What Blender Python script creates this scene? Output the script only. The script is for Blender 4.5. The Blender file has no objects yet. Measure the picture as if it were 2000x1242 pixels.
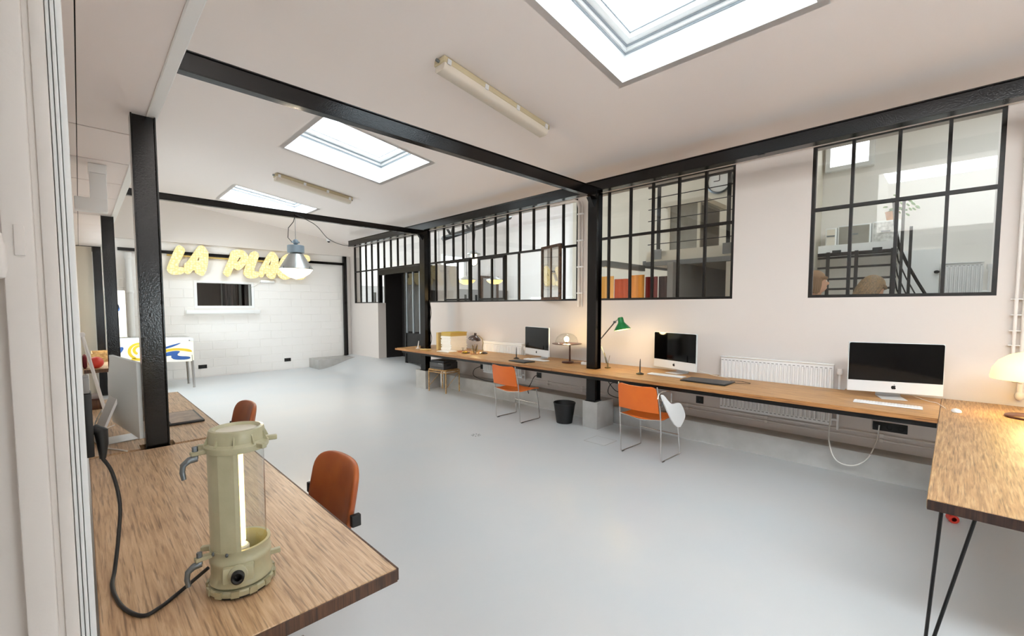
import bpy, bmesh, math, random
from mathutils import Vector, Matrix
random.seed(7)
S = bpy.context.scene
COL = S.collection
PI = math.pi
R = math.radians

# ------------------------------------------------------------------ camera, world, exposure
cam_d = bpy.data.cameras.new('camera'); cam = bpy.data.objects.new('camera', cam_d); COL.objects.link(cam)
cam.location = (0, 0, 1.62)
cam.rotation_euler = (PI/2 - 0.0576, 0, -0.7794)
cam_d.sensor_width = 36; cam_d.lens = 854/2000*36; cam_d.shift_y = 0.0137; cam_d.clip_start = 0.02
S.camera = cam
S.view_settings.view_transform = 'Standard'; S.view_settings.look = 'None'
S.view_settings.exposure = 0.33; S.view_settings.gamma = 1; S.view_settings.use_curve_mapping = False
W = bpy.data.worlds.new('sky'); S.world = W; W.use_nodes = True
SKY = 18.0
bg = W.node_tree.nodes['Background']; bg.inputs[0].default_value = (.86, .95, 1.0, 1); bg.inputs[1].default_value = SKY
cy = S.cycles
cy.max_bounces = 12; cy.diffuse_bounces = 8; cy.glossy_bounces = 4; cy.transmission_bounces = 8; cy.transparent_max_bounces = 24
cy.sample_clamp_indirect = 6; cy.caustics_reflective = False; cy.caustics_refractive = False
cy.use_denoising = True; cy.blur_glossy = 0.5

def portal(loc, sx, sy, rot=(0, 0, 0)):
    l = bpy.data.lights.new('skylight_portal', 'AREA'); l.shape = 'RECTANGLE'; l.size = sx; l.size_y = sy
    l.cycles.is_portal = True
    o = bpy.data.objects.new('skylight_portal', l); COL.objects.link(o); o.location = loc; o.rotation_euler = rot
def bulb(loc, power, col=(1, .68, .32), r=.04, name='point_light', parent=None):
    l = bpy.data.lights.new(name, 'POINT'); l.energy = power; l.color = col; l.shadow_soft_size = r
    o = bpy.data.objects.new(name, l); COL.objects.link(o); o.location = loc
    if parent: o.parent = parent
    return o
def ceil_z(x): return 3.36 + .14*(5.5 - x)
SKYL = [(2.12, 3.56, .72, 2.19), (2.12, 3.56, 5.23, 6.67), (2.13, 3.56, 9.31, 10.68)]
TILT = math.atan(.14)
for x0, x1, y0, y1 in SKYL:
    portal(((x0+x1)/2, (y0+y1)/2, ceil_z((x0+x1)/2)+.42), (x1-x0), (y1-y0), (0, TILT, 0))
AISLE_FILL_WIN = (8.4, 10.4, 1.1, 2.0)      # added, unseen window in the left wall to brighten the far end
portal((-.2, 9.4, 1.55), .9, 2.0, (0, -PI/2, 0))
FRONT_FILL_WIN = (1.2, 2.2, 1.0, 1.9)         # added window behind the camera to even out the light
portal((1.7, -4.35, 1.45), 1.0, .9, (PI/2, 0, 0))
HALL_SKY = [(7.5, 8.2, 9.8, 10.5, 5.2), (7.0, 7.8, 5.0, 5.8, 5.2), (6.5, 7.3, -.85, -.05, 4.6), (11.2, 12.0, 11, 11.8, 5.2)]
for x0, x1, y0, y1, z in HALL_SKY:
    portal(((x0+x1)/2, (y0+y1)/2, z+.02), x1-x0, y1-y0)

# ------------------------------------------------------------------ materials
def lin(c):
    return tuple(((v/255+.055)/1.055)**2.4 if v/255 > .04045 else v/255/12.92 for v in c)
MATS = {}
def mat(name, col, rough=.5, metal=0, noise=None, bump=None, emit=None, spec=.5, coat=0, dirt=None):
    m = bpy.data.materials.new(name); m.use_nodes = True; nt = m.node_tree; N = nt.nodes; L = nt.links
    b = N['Principled BSDF']; c = lin(col) + (1,)
    b.inputs['Base Color'].default_value = c; b.inputs['Roughness'].default_value = rough
    b.inputs['Metallic'].default_value = metal; b.inputs['Specular IOR Level'].default_value = spec
    b.inputs['Coat Weight'].default_value = coat
    tc = N.new('ShaderNodeTexCoord')
    if noise:                                   # (scale, amount, second colour)
        n = N.new('ShaderNodeTexNoise'); n.inputs['Scale'].default_value = noise[0]; n.inputs['Detail'].default_value = 6
        L.new(tc.outputs['Object'], n.inputs['Vector'])
        r = N.new('ShaderNodeValToRGB'); r.color_ramp.elements[0].position = .35; r.color_ramp.elements[1].position = .65
        r.color_ramp.elements[0].color = c; r.color_ramp.elements[1].color = lin(noise[1]) + (1,)
        L.new(n.outputs['Fac'], r.inputs['Fac']); L.new(r.outputs['Color'], b.inputs['Base Color'])
    if bump:
        n = N.new('ShaderNodeTexNoise'); n.inputs['Scale'].default_value = bump[0]; n.inputs['Detail'].default_value = 4
        L.new(tc.outputs['Object'], n.inputs['Vector'])
        p = N.new('ShaderNodeBump'); p.inputs['Strength'].default_value = bump[1]; p.inputs['Distance'].default_value = bump[2] if len(bump) > 2 else .01
        L.new(n.outputs['Fac'], p.inputs['Height']); L.new(p.outputs['Normal'], b.inputs['Normal'])
    if emit:
        b.inputs['Emission Color'].default_value = lin(emit[0]) + (1,); b.inputs['Emission Strength'].default_value = emit[1]
    MATS[name] = m
    return m
def wood(name, cols, axis, rough=.42, across=26, along=1.2):
    m = bpy.data.materials.new(name); m.use_nodes = True; nt = m.node_tree; N = nt.nodes; L = nt.links
    b = N['Principled BSDF']; b.inputs['Roughness'].default_value = rough
    tc = N.new('ShaderNodeTexCoord'); mp = N.new('ShaderNodeMapping')
    sc = [across]*3; sc[axis] = along; mp.inputs['Scale'].default_value = sc
    L.new(tc.outputs['Object'], mp.inputs['Vector'])
    n = N.new('ShaderNodeTexNoise'); n.inputs['Scale'].default_value = 1.0; n.inputs['Detail'].default_value = 9; n.inputs['Roughness'].default_value = .62
    n.inputs['Distortion'].default_value = .6
    L.new(mp.outputs['Vector'], n.inputs['Vector'])
    r = N.new('ShaderNodeValToRGB'); e = r.color_ramp.elements
    e[0].position = .3; e[0].color = lin(cols[0]) + (1,); e[1].position = .72; e[1].color = lin(cols[2]) + (1,)
    k = e.new(.5); k.color = lin(cols[1]) + (1,)
    L.new(n.outputs['Fac'], r.inputs['Fac'])
    mp2 = N.new('ShaderNodeMapping'); sc2 = [150]*3; sc2[axis] = 5; mp2.inputs['Scale'].default_value = sc2
    L.new(tc.outputs['Object'], mp2.inputs['Vector'])
    n2 = N.new('ShaderNodeTexNoise'); n2.inputs['Scale'].default_value = 1; n2.inputs['Detail'].default_value = 3
    L.new(mp2.outputs['Vector'], n2.inputs['Vector'])
    r2 = N.new('ShaderNodeValToRGB'); r2.color_ramp.elements[0].position = .36; r2.color_ramp.elements[1].position = .46
    r2.color_ramp.elements[0].color = lin(tuple(int(v*.62) for v in cols[0])) + (1,); r2.color_ramp.elements[1].color = (1, 1, 1, 1)
    L.new(n2.outputs['Fac'], r2.inputs['Fac'])
    mx = N.new('ShaderNodeMix'); mx.data_type = 'RGBA'; mx.blend_type = 'MULTIPLY'; mx.inputs[0].default_value = .48
    L.new(r.outputs['Color'], mx.inputs[6]); L.new(r2.outputs['Color'], mx.inputs[7]); L.new(mx.outputs[2], b.inputs['Base Color'])
    p = N.new('ShaderNodeBump'); p.inputs['Strength'].default_value = .15; p.inputs['Distance'].default_value = .003
    L.new(n2.outputs['Fac'], p.inputs['Height']); L.new(p.outputs['Normal'], b.inputs['Normal'])
    return m
def glass(name, tint=(1, 1, 1), refl=.045, rough=0.0, top=.75):
    m = bpy.data.materials.new(name); m.use_nodes = True; nt = m.node_tree; N = nt.nodes; L = nt.links
    N.remove(N['Principled BSDF']); out = N['Material Output']
    t = N.new('ShaderNodeBsdfTransparent'); t.inputs[0].default_value = tint + (1,)
    g = N.new('ShaderNodeBsdfGlossy'); g.inputs['Roughness'].default_value = rough
    lw = N.new('ShaderNodeLayerWeight'); lw.inputs[0].default_value = .5
    pw = N.new('ShaderNodeMath'); pw.operation = 'POWER'; pw.inputs[1].default_value = 4.5
    L.new(lw.outputs['Facing'], pw.inputs[0])
    mr = N.new('ShaderNodeMath'); mr.operation = 'MULTIPLY_ADD'; mr.inputs[1].default_value = top; mr.inputs[2].default_value = refl
    L.new(pw.outputs[0], mr.inputs[0])
    mx = N.new('ShaderNodeMixShader'); L.new(mr.outputs[0], mx.inputs[0]); L.new(t.outputs[0], mx.inputs[1]); L.new(g.outputs[0], mx.inputs[2])
    L.new(mx.outputs[0], out.inputs['Surface'])
    return m
def bulbs_mat(name):
    m = bpy.data.materials.new(name); m.use_nodes = True; nt = m.node_tree; N = nt.nodes; L = nt.links
    b = N['Principled BSDF']; b.inputs['Base Color'].default_value = lin((120, 98, 48)) + (1,)
    tc = N.new('ShaderNodeTexCoord'); v = N.new('ShaderNodeTexVoronoi'); v.inputs['Scale'].default_value = 19; v.inputs['Randomness'].default_value = .55
    L.new(tc.outputs['Object'], v.inputs['Vector'])
    r = N.new('ShaderNodeValToRGB'); e = r.color_ramp.elements
    e[0].position = .12; e[0].color = (1, .94, .66, 1); e[1].position = .6; e[1].color = (.86, .70, .31, 1)
    L.new(v.outputs['Distance'], r.inputs['Fac']); L.new(r.outputs['Color'], b.inputs['Emission Color'])
    b.inputs['Emission Strength'].default_value = .85
    return m
M = {}
M['wall'] = mat('wall_paint', (228, 222, 217), .75, bump=(60, .06))
M['wall_r'] = mat('pinkish_wall_paint', (214, 206, 201), .75, bump=(60, .06))
M['wall_cool'] = mat('white_masonry_paint', (244, 241, 238), .6, bump=(40, .12, .004))
M['cream'] = mat('cream_paint', (226, 219, 205), .75)
M['ceil'] = mat('ceiling_paint', (244, 236, 233), .8)
M['floor'] = mat('floor_paint', (195, 199, 202), .3, noise=(1.3, (200, 201, 202)), bump=(9, .03, .01), spec=.45)
M['kerb'] = mat('grey_concrete_paint', (174, 172, 169), .5, noise=(6, (164, 161, 157)), bump=(20, .1))
M['frame'] = mat('window_white', (242, 243, 243), .35)
M['stairwall'] = mat('warm_white_paint', (244, 240, 235), .7)
M['frame_grey'] = mat('window_grey_seal', (150, 158, 165), .4)
M['black'] = mat('black_gloss_steel', (8, 5, 5), .13, bump=(120, .16, .004), spec=.38)
M['black_s'] = mat('black_steel', (11, 9, 9), .38, spec=.35)
M['barmetal'] = mat('worn_black_iron', (13, 11, 10), .45, spec=.35, noise=(22, (26, 19, 15)), bump=(45, .25, .004))
M['rust'] = mat('rusty_brown_iron', (92, 62, 40), .6, noise=(25, (44, 30, 22)), bump=(45, .25, .004))
M['glass'] = glass('window_glass', (.97, .98, .97))
SKYG = [glass('dimming_skylight_glass_%d' % i, (t*.97, t*.99, t)) for i, t in enumerate((.50, .66, .9))]  # stepped tints added to dim the daylight of the nearer skylights
M['glass_refl'] = glass('reflective_old_glass', (.9, .88, .84), .42)
M['clear'] = glass('clear_glass', (.96, .97, .96), .06, 0, .9)
M['woodY'] = wood('brown_worktop_y', ((156, 124, 92), (190, 157, 121), (214, 186, 152)), 1, .36, 85, 5)
M['woodX'] = wood('brown_worktop_x', ((128, 94, 60), (170, 132, 90), (200, 168, 124)), 0, .42, 80, 5)
M['woodR'] = wood('honey_worktop', ((144, 102, 58), (186, 140, 86), (208, 164, 108)), 1, .42, 60, 3)
M['edge'] = wood('dark_edge', ((48, 30, 20), (84, 54, 34), (112, 76, 48)), 2, .5, 60, 3)
M['edgeR'] = wood('honey_edge', ((110, 66, 32), (164, 112, 62), (186, 134, 82)), 1, .5, 60, 1.5)
M['edgeD'] = wood('very_dark_edge', ((28, 16, 12), (50, 30, 22), (72, 46, 32)), 2, .5, 60, 3)
M['orange'] = mat('orange_vinyl', (212, 104, 26), .45, bump=(160, .15, .002), noise=(4, (204, 96, 24)))
M['tan'] = mat('tan_leather', (166, 88, 36), .45, noise=(7, (150, 72, 30)))
M['chrome'] = mat('chrome', (214, 212, 210), .18, 1)
M['alu'] = mat('aluminium', (222, 224, 227), .32, .2)
M['alu_back'] = mat('silver_back', (222, 230, 233), .35, .1)
M['screen'] = mat('black_screen', (4, 4, 5), .06, spec=.35)
M['cream_met'] = mat('cream_enamel', (180, 177, 148), .32, noise=(14, (171, 168, 139)), bump=(50, .05))
M['cream_dk'] = mat('cream_enamel_dark', (162, 156, 126), .42)
M['steel'] = mat('grey_steel', (120, 126, 130), .35, .9, bump=(60, .2))
M['rubber'] = mat('black_rubber', (16, 16, 17), .5)
M['white_pl'] = mat('white_plastic', (238, 238, 238), .35)
M['white_c'] = mat('white_cable', (226, 224, 218), .45)
M['lampgrey'] = mat('lamp_grey_enamel', (140, 156, 168), .4, .2)
M['lampalu'] = mat('spun_aluminium', (186, 188, 186), .34, .75)
M['fix_body'] = mat('fixture_beige', (186, 172, 140), .5)
M['fix_diff'] = mat('fixture_diffuser', (214, 204, 190), .35)
M['brown_en'] = mat('brown_enamel', (74, 56, 48), .25, coat=.5)
M['brown_wd'] = mat('dark_brown_lacquer', (66, 30, 20), .3)
M['green'] = mat('green_enamel', (18, 118, 58), .3, coat=.4)
M['brass'] = mat('aged_brass', (150, 130, 90), .4, .8)
M['paper'] = mat('paper', (240, 238, 232), .8)
M['card'] = mat('cardboard', (198, 168, 108), .8)
M['mustard'] = mat('mustard_card', (196, 168, 72), .8)
M['printer'] = mat('charcoal_plastic', (70, 68, 68), .5)
M['bamboo'] = mat('bamboo', (196, 160, 104), .5, noise=(30, (150, 112, 66)))
M['bin'] = mat('black_plastic', (14, 14, 15), .55)
M['blue'] = mat('blue_print', (40, 84, 150), .4)
M['yellow'] = mat('yellow_print', (214, 182, 44), .4)
M['cream_pr'] = mat('cream_print', (246, 240, 220), .4)
M['red'] = mat('red_plastic', (196, 52, 36), .4)
M['maroon'] = mat('maroon_cloth', (110, 28, 36), .8)
M['dome_lit'] = mat('lit_cream_dome', (250, 236, 180), .3, emit=((255, 232, 150), .85))
M['sign'] = bulbs_mat('lit_bulb_letters')
M['sign_side'] = mat('letter_sides', (200, 170, 90), .5)
M['glow'] = mat('lit_diffuser', (255, 246, 220), .3, emit=((255, 240, 205), 2.2))
M['bulb'] = mat('hot_bulb', (255, 235, 180), .3, emit=((255, 226, 150), 14))
M['shade_in'] = mat('lit_shade_inside', (250, 236, 160), .5, emit=((255, 232, 140), .9))
M['tube_lit'] = mat('lit_tube', (255, 236, 170), .3, emit=((255, 218, 128), 6))
M['bowl_lit'] = mat('lit_glass_bowl', (255, 226, 140), .4, emit=((255, 214, 120), 1.1))
M['dark'] = mat('shade_black_paint', (17, 11, 10), .8)  # corridor shade put into the colour; also on soffit backing and strips
M['greywall'] = mat('grey_wall', (150, 148, 146), .7)
M['greybeam'] = mat('grey_steel_paint', (128, 128, 128), .5)
M['cabinet'] = mat('grey_cabinet_metal', (150, 146, 136), .5, noise=(9, (138, 133, 122)))
M['cabinet_dk'] = mat('dark_cabinet_side', (92, 84, 76), .5)
M['leaf'] = mat('green_leaf', (110, 150, 78), .5)
M['terra'] = mat('terracotta', (206, 150, 104), .8)
M['skin'] = mat('skin', (214, 164, 134), .55)
M['hair_b'] = mat('light_brown_hair', (152, 122, 86), .6, noise=(60, (104, 82, 58)))
M['hair_d'] = mat('sandy_hair', (140, 104, 68), .6)
M['jacket'] = mat('olive_jacket', (126, 122, 98), .8)
M['shirt'] = mat('dark_shirt', (60, 62, 66), .8)
CURT = [mat('curtain_cloth_%d' % i, c, .85) for i, c in enumerate([(214, 168, 96), (170, 70, 28), (216, 150, 70), (120, 26, 24), (52, 12, 14)])]

# ------------------------------------------------------------------ mesh helpers
class B:
    def __init__(s): s.bm = bmesh.new()
    def box(s, x0, x1, y0, y1, z0, z1, T=None):
        v = [Vector((x, y, z)) for z in (z0, z1) for y in (y0, y1) for x in (x0, x1)]
        if T: v = [T @ p for p in v]
        v = [s.bm.verts.new(p) for p in v]
        for f in ((0, 2, 3, 1), (4, 5, 7, 6), (0, 1, 5, 4), (2, 6, 7, 3), (0, 4, 6, 2), (1, 3, 7, 5)):
            s.bm.faces.new([v[i] for i in f])
        return s
    def bbox(s, x0, x1, y0, y1, z0, z1, r=.006, n=2, T=None):     # box with rounded edges
        t = bmesh.new(); q = B.__new__(B); q.bm = t; q.box(x0, x1, y0, y1, z0, z1)
        bmesh.ops.bevel(t, geom=list(t.edges), offset=r, segments=n, affect='EDGES', profile=.5)
        s.merge(t, T); return s
    def merge(s, t, T=None):
        mp = {}
        for v in t.verts: mp[v] = s.bm.verts.new(T @ v.co if T else v.co)
        for f in t.faces:
            try: s.bm.faces.new([mp[v] for v in f.verts])
            except ValueError: pass
        t.free()
    def tube(s, pts, r, n=8, closed=False, caps=True):
        pts = [Vector(p) for p in pts]; k = len(pts)
        rs = r if isinstance(r, (list, tuple)) else [r]*k
        rings = []; up = None
        for i, p in enumerate(pts):
            if closed: d = pts[(i+1) % k] - pts[i-1]
            else: d = pts[min(i+1, k-1)] - pts[max(i-1, 0)]
            if d.length < 1e-9: d = Vector((0, 0, 1))
            d.normalize()
            if up is None:
                up = Vector((0, 0, 1)) if abs(d.z) < .9 else Vector((1, 0, 0))
            a = (up - d*up.dot(d))
            if a.length < 1e-6: a = d.orthogonal()
            a.normalize(); up = a; b = d.cross(a)
            rings.append([s.bm.verts.new(p + (a*math.cos(2*PI*j/n) + b*math.sin(2*PI*j/n))*rs[i]) for j in range(n)])
        for i in range(k if closed else k-1):
            A, C = rings[i], rings[(i+1) % k]
            for j in range(n): s.bm.faces.new((A[j], A[(j+1) % n], C[(j+1) % n], C[j]))
        if caps and not closed:
            s.bm.faces.new(rings[0][::-1]); s.bm.faces.new(rings[-1])
        return s
    def cyl(s, p0, p1, r0, r1=None, n=16): return s.tube([p0, p1], [r0, r0 if r1 is None else r1], n)
    def lathe(s, prof, c=(0, 0, 0), n=28, T=None, a0=0, a1=2*PI, cap=False):
        full = abs(a1-a0-2*PI) < 1e-6; cols = []; m = n if full else n+1
        for j in range(m):
            a = a0 + (a1-a0)*j/n
            col = []
            for r, z in prof:
                p = Vector((c[0]+r*math.cos(a), c[1]+r*math.sin(a), c[2]+z))
                col.append(s.bm.verts.new(T @ p if T else p))
            cols.append(col)
        for j in range(n):
            A, C = cols[j], cols[(j+1) % m]
            for i in range(len(prof)-1):
                s.bm.faces.new((A[i], C[i], C[i+1], A[i+1]))
        return s
    def ell(s, c, rx, ry, rz, u=20, v=12, T=None):
        t = bmesh.new(); bmesh.ops.create_uvsphere(t, u_segments=u, v_segments=v, radius=1)
        K = Matrix.Translation(c) @ Matrix.Diagonal((rx, ry, rz, 1))
        s.merge(t, (T @ K) if T else K); return s
    def prism(s, poly, d0, d1, f):                 # poly in (u,v); f(u,v,d) -> point
        a = [s.bm.verts.new(f(u, v, d0)) for u, v in poly]; b = [s.bm.verts.new(f(u, v, d1)) for u, v in poly]
        n = len(poly)
        s.bm.faces.new(a); s.bm.faces.new(b[::-1])
        for i in range(n): s.bm.faces.new((a[i], b[i], b[(i+1) % n], a[(i+1) % n]))
        return s
    def grid(s, f, nu, nv, thick=None):            # sheet f(u,v)->point, 0..1
        g = [[s.bm.verts.new(f(i/nu, j/nv)) for j in range(nv+1)] for i in range(nu+1)]
        for i in range(nu):
            for j in range(nv): s.bm.faces.new((g[i][j], g[i+1][j], g[i+1][j+1], g[i][j+1]))
        if thick:
            bmesh.ops.recalc_face_normals(s.bm, faces=list(s.bm.faces))
            bmesh.ops.solidify(s.bm, geom=list(s.bm.faces), thickness=thick)
        return s
    def ob(s, name, m, parent=None, ang=38, loc=None, rot=None):
        bmesh.ops.recalc_face_normals(s.bm, faces=list(s.bm.faces))
        me = bpy.data.meshes.new(name); s.bm.to_mesh(me); s.bm.free()
        return mk(name, me, m, parent, ang, loc, rot)
def mk(name, me, m, parent=None, ang=38, loc=None, rot=None):
    if m:
        me.materials.clear(); me.materials.append(m)
    if ang:
        me.shade_smooth(); me.set_sharp_from_angle(angle=R(ang))
    o = bpy.data.objects.new(name, me); COL.objects.link(o)
    if parent: o.parent = parent
    if loc: o.location = loc
    if rot: o.rotation_euler = rot
    return o
def chaikin(p, n=1):
    for _ in range(n):
        q = []
        for i in range(len(p)):
            a, b = p[i], p[(i+1) % len(p)]
            q += [(a[0]*.75+b[0]*.25, a[1]*.75+b[1]*.25), (a[0]*.25+b[0]*.75, a[1]*.25+b[1]*.75)]
        p = q
    return p
def outline(name, polys, ext, bev, m, parent=None, ang=40, loc=None, rot=None):
    cu = bpy.data.curves.new(name, 'CURVE'); cu.dimensions = '2D'; cu.fill_mode = 'BOTH'; cu.extrude = ext; cu.bevel_depth = bev; cu.bevel_resolution = 1
    for p in polys:
        sp = cu.splines.new('POLY'); sp.points.add(len(p)-1); sp.use_cyclic_u = True
        for k, (x, y) in enumerate(p): sp.points[k].co = (x, y, 0, 1)
    t = bpy.data.objects.new(name, cu); COL.objects.link(t)
    bpy.context.view_layer.update()
    dg = bpy.context.evaluated_depsgraph_get(); me = bpy.data.meshes.new_from_object(t.evaluated_get(dg))
    bpy.data.objects.remove(t); bpy.data.curves.remove(cu)
    me.name = name
    return mk(name, me, m, parent, ang, loc, rot)
def thing(name, label, cat, loc=(0, 0, 0), rz=0, group=None):
    o = bpy.data.objects.new(name, None); COL.objects.link(o); o.empty_display_size = .1
    o.location = loc; o.rotation_euler = (0, 0, rz); o['label'] = label; o['category'] = cat
    if group: o['group'] = group
    return o
def tag(o, label, cat, group=None):
    o['label'] = label; o['category'] = cat
    if group: o['group'] = group
    return o
def struct(o): o['kind'] = 'structure'; return o
def dup(root, loc, rz, label, group=None):
    r = root.copy(); COL.objects.link(r); r.location = loc; r.rotation_euler = (0, 0, rz); r['label'] = label
    if group: r['group'] = group
    for ch in list(root.children):
        c = ch.copy(); COL.objects.link(c); c.parent = r
        for g in ch.children:
            d = g.copy(); COL.objects.link(d); d.parent = c
    return r
def cable(name, pts, r, m, label=None, parent=None, n=8, res=6):
    P = [Vector(p) for p in pts]; out = []
    for i in range(len(P)-1):
        p0, p1, p2, p3 = P[max(i-1, 0)], P[i], P[i+1], P[min(i+2, len(P)-1)]
        for k in range(res):
            t = k/res
            out.append(.5*((2*p1) + (p2-p0)*t + (2*p0-5*p1+4*p2-p3)*t*t + (3*p1-p0-3*p2+p3)*t**3))
    out.append(P[-1])
    o = B().tube(out, r, n).ob(name, m, parent, 60)
    if label: tag(o, label, 'cable')
    return o
XY = lambda d: (lambda u, v, w: Vector((u, v, w)))

# ------------------------------------------------------------------ setting: floor, walls, ceiling
def sm(t): t = max(0, min(1, t)); return t*t*(3-2*t)
def floor_h(x, y): return .28*sm((x-4.32)/1.25)*sm((y-7.7)/1.4)
fx = [-2.2, 0, 2, 4] + [4.3+.1*i for i in range(1, 13)] + [5.72]
fy = [-4.2, -2, 0, 2, 4, 6, 7.5] + [7.5+.2*i for i in range(1, 9)] + [10, 11, 12.2]
b = B(); g = [[b.bm.verts.new((x, y, floor_h(x, y))) for y in fy] for x in fx]
for i in range(len(fx)-1):
    for j in range(len(fy)-1): b.bm.faces.new((g[i][j], g[i+1][j], g[i+1][j+1], g[i][j+1]))
struct(b.ob('floor', M['floor'], None, 30))

# right wall: solid pieces round the openings
b = B()
X0, X1 = 5.5, 5.72
SILL, TOPW = 1.715, 3.29
for y0, y1, z0, z1 in ((-4.2, 8.2, 0, SILL), (10.5, 11.84, 0, SILL+.005), (11.84, 12.4, 0, TOPW), (3.935, 4.125, SILL, TOPW),
                       (1.105, 1.86, SILL, TOPW), (-4.2, -.24, SILL, TOPW), (-4.2, 12.4, TOPW, 3.75)):
    b.box(X0, X1, y0, y1, z0, z1)
wr = struct(b.ob('wall_right', M['wall_r'], None, 0))
B().box(5.44, 5.498, -4.2, 12.1, 3.272, 3.36).ob('window_head', M['wall_r'], wr, 0)
# kerb along the right wall, in two lengths, and two column plinths
struct(B().bbox(5.25, 5.5, -4.2, 3.30, -.01, .235, .012).ob('trim_1', M['kerb']))
struct(B().bbox(5.2, 5.5, 3.52, 7.25, -.01, .262, .012).ob('trim_2', M['kerb']))
def plinth(name, x0, x1, y0, y1, h):
    o = struct(B().bbox(x0, x1, y0, y1, -.01, h, .008).ob(name, M['kerb']))
plinth('trim_3', 4.80, 5.19, 3.26, 3.50, .36)
plinth('trim_4', 4.79, 5.15, 7.27, 7.62, .36)
struct(B().bbox(4.33, 5.5, 11.48, 12.13, -.01, .25, .006).ob('trim_5', M['kerb']))     # step in the back corner

# back wall: base sheet with a window opening, painted blocks proud of it
Y = 12.13
b = B()
wx0, wx1, wz0, wz1 = 1.915, 3.01, 1.645, 2.17
for x0, x1, z0, z1 in ((-.3, wx0, 0, 4.3), (wx1, 5.5, 0, 4.3), (wx0, wx1, 0, wz0), (wx0, wx1, wz1, 4.3)):
    b.box(x0, x1, Y, Y+.25, z0, z1)
wb = struct(b.ob('wall_back', M['wall_cool'], None, 0))
B().box(.35, 5.5, Y-.07, Y-.001, 3.03, 4.25).ob('upper_band', M['wall'], wb, 0)
def block_mesh(w, h):
    q = B().bbox(0, w, -.006, .004, 0, h, .005, 1)
    bmesh.ops.recalc_face_normals(q.bm, faces=list(q.bm.faces)); me = bpy.data.meshes.new('block'); q.bm.to_mesh(me); q.bm.free()
    me.materials.append(M['wall_cool']); return me
cache = {}
for row in range(11):
    z0 = .02 + row*.2
    x = .42 - (.25 if row % 2 else 0)
    while x < 5.25:
        xa, xb = max(x, .42), min(x+.5, 5.27); x += .5
        if xb - xa < .05: continue
        spans = [(xa, xb)]
        if z0+.195 > wz0-.11 and z0 < wz1+.05:
            spans = [(a, c) for a, c in ((xa, min(xb, wx0-.06)), (max(xa, wx1+.06), xb)) if c-a > .04]
        for a, c in spans:
            w = round(c-a-.006, 3)
            if w not in cache: cache[w] = block_mesh(w, .194)
            o = bpy.data.objects.new('block', cache[w]); COL.objects.link(o); o.parent = wb
            o.location = (a, Y-.0005-random.random()*.002, z0)
# back window with white reveal, dark glass, sill
o = struct(B().box(wx0-.055, wx0, Y-.02, Y+.06, wz0-.055, wz1+.055).box(wx1, wx1+.055, Y-.02, Y+.06, wz0-.055, wz1+.055)
           .box(wx0, wx1, Y-.02, Y+.06, wz1, wz1+.055).box(wx0, wx1, Y-.02, Y+.06, wz0-.055, wz0).ob('window_5', M['frame'], None, 0))
B().box(wx0+.002, wx1-.002, Y+.04, Y+.05, wz0+.002, wz1-.002).ob('pane', M['glass'], o, 0)
B().box(2.42, 2.47, Y+.02, Y+.06, wz0+.002, wz1-.002).ob('glazing_bar', M['black_s'], o, 0)
B().bbox(1.69, 3.17, Y-.14, Y-.021, 1.46, 1.545, .006).ob('window_sill', M['frame'], o)
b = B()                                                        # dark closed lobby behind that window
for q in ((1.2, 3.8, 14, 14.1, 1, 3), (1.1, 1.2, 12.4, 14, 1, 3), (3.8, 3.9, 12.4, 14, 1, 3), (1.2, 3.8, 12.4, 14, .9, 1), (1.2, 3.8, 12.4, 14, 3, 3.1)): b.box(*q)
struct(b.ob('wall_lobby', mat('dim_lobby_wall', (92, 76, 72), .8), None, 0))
for i in range(7):
    x = 2.55 + i*.13
    w = .04+.05*random.random()
    tag(B().grid(lambda u, v: Vector((x+w*u, 13.0+.02*math.sin(u*6), 1.05+1.6*v)), 4, 1, .004).ob('hanging_strip', M['dark'] if i % 3 else M['greywall'], None),
        ['first','second','third','fourth','fifth','sixth','seventh'][i]+' hanging strip from the left behind the small back window', 'curtain', 'strips hanging behind the back window')
# black rail and corner post on the back wall
tag(B().box(.6, 5.27, Y-.065, Y-.008, 2.775, 2.84).ob('steel_rail', M['black'], None, 0), 'long black steel rail running across the white back wall behind the letters', 'rail')
def ipost(name, x0, x1, y0, y1, z0, z1, label, cat='post', t=.007, plate=True):
    o = thing(name, label, cat, ((x0+x1)/2, (y0+y1)/2, z0))
    hx, hy, h = (x1-x0)/2, (y1-y0)/2, z1-z0
    B().bbox(-hx, -hx+t, -hy, hy, 0, h, .0015, 1).ob('flange', M['black'], o)
    B().bbox(hx-t, hx, -hy, hy, 0, h, .0015, 1).ob('flange', M['black'], o)
    B().box(-hx+t, hx-t, -hy*.62, -hy*.62+t, 0, h).ob('web', M['black'], o)
    if plate: B().bbox(-hx-.012, hx+.012, -hy-.012, hy+.012, 0, .01, .002, 1).ob('base_plate', M['black_s'], o)
    return o
ipost('steel_post', 5.285, 5.375, Y-.10, Y-.008, .25, 3.02, 'slim black steel post in the far corner standing on the grey step')
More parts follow.
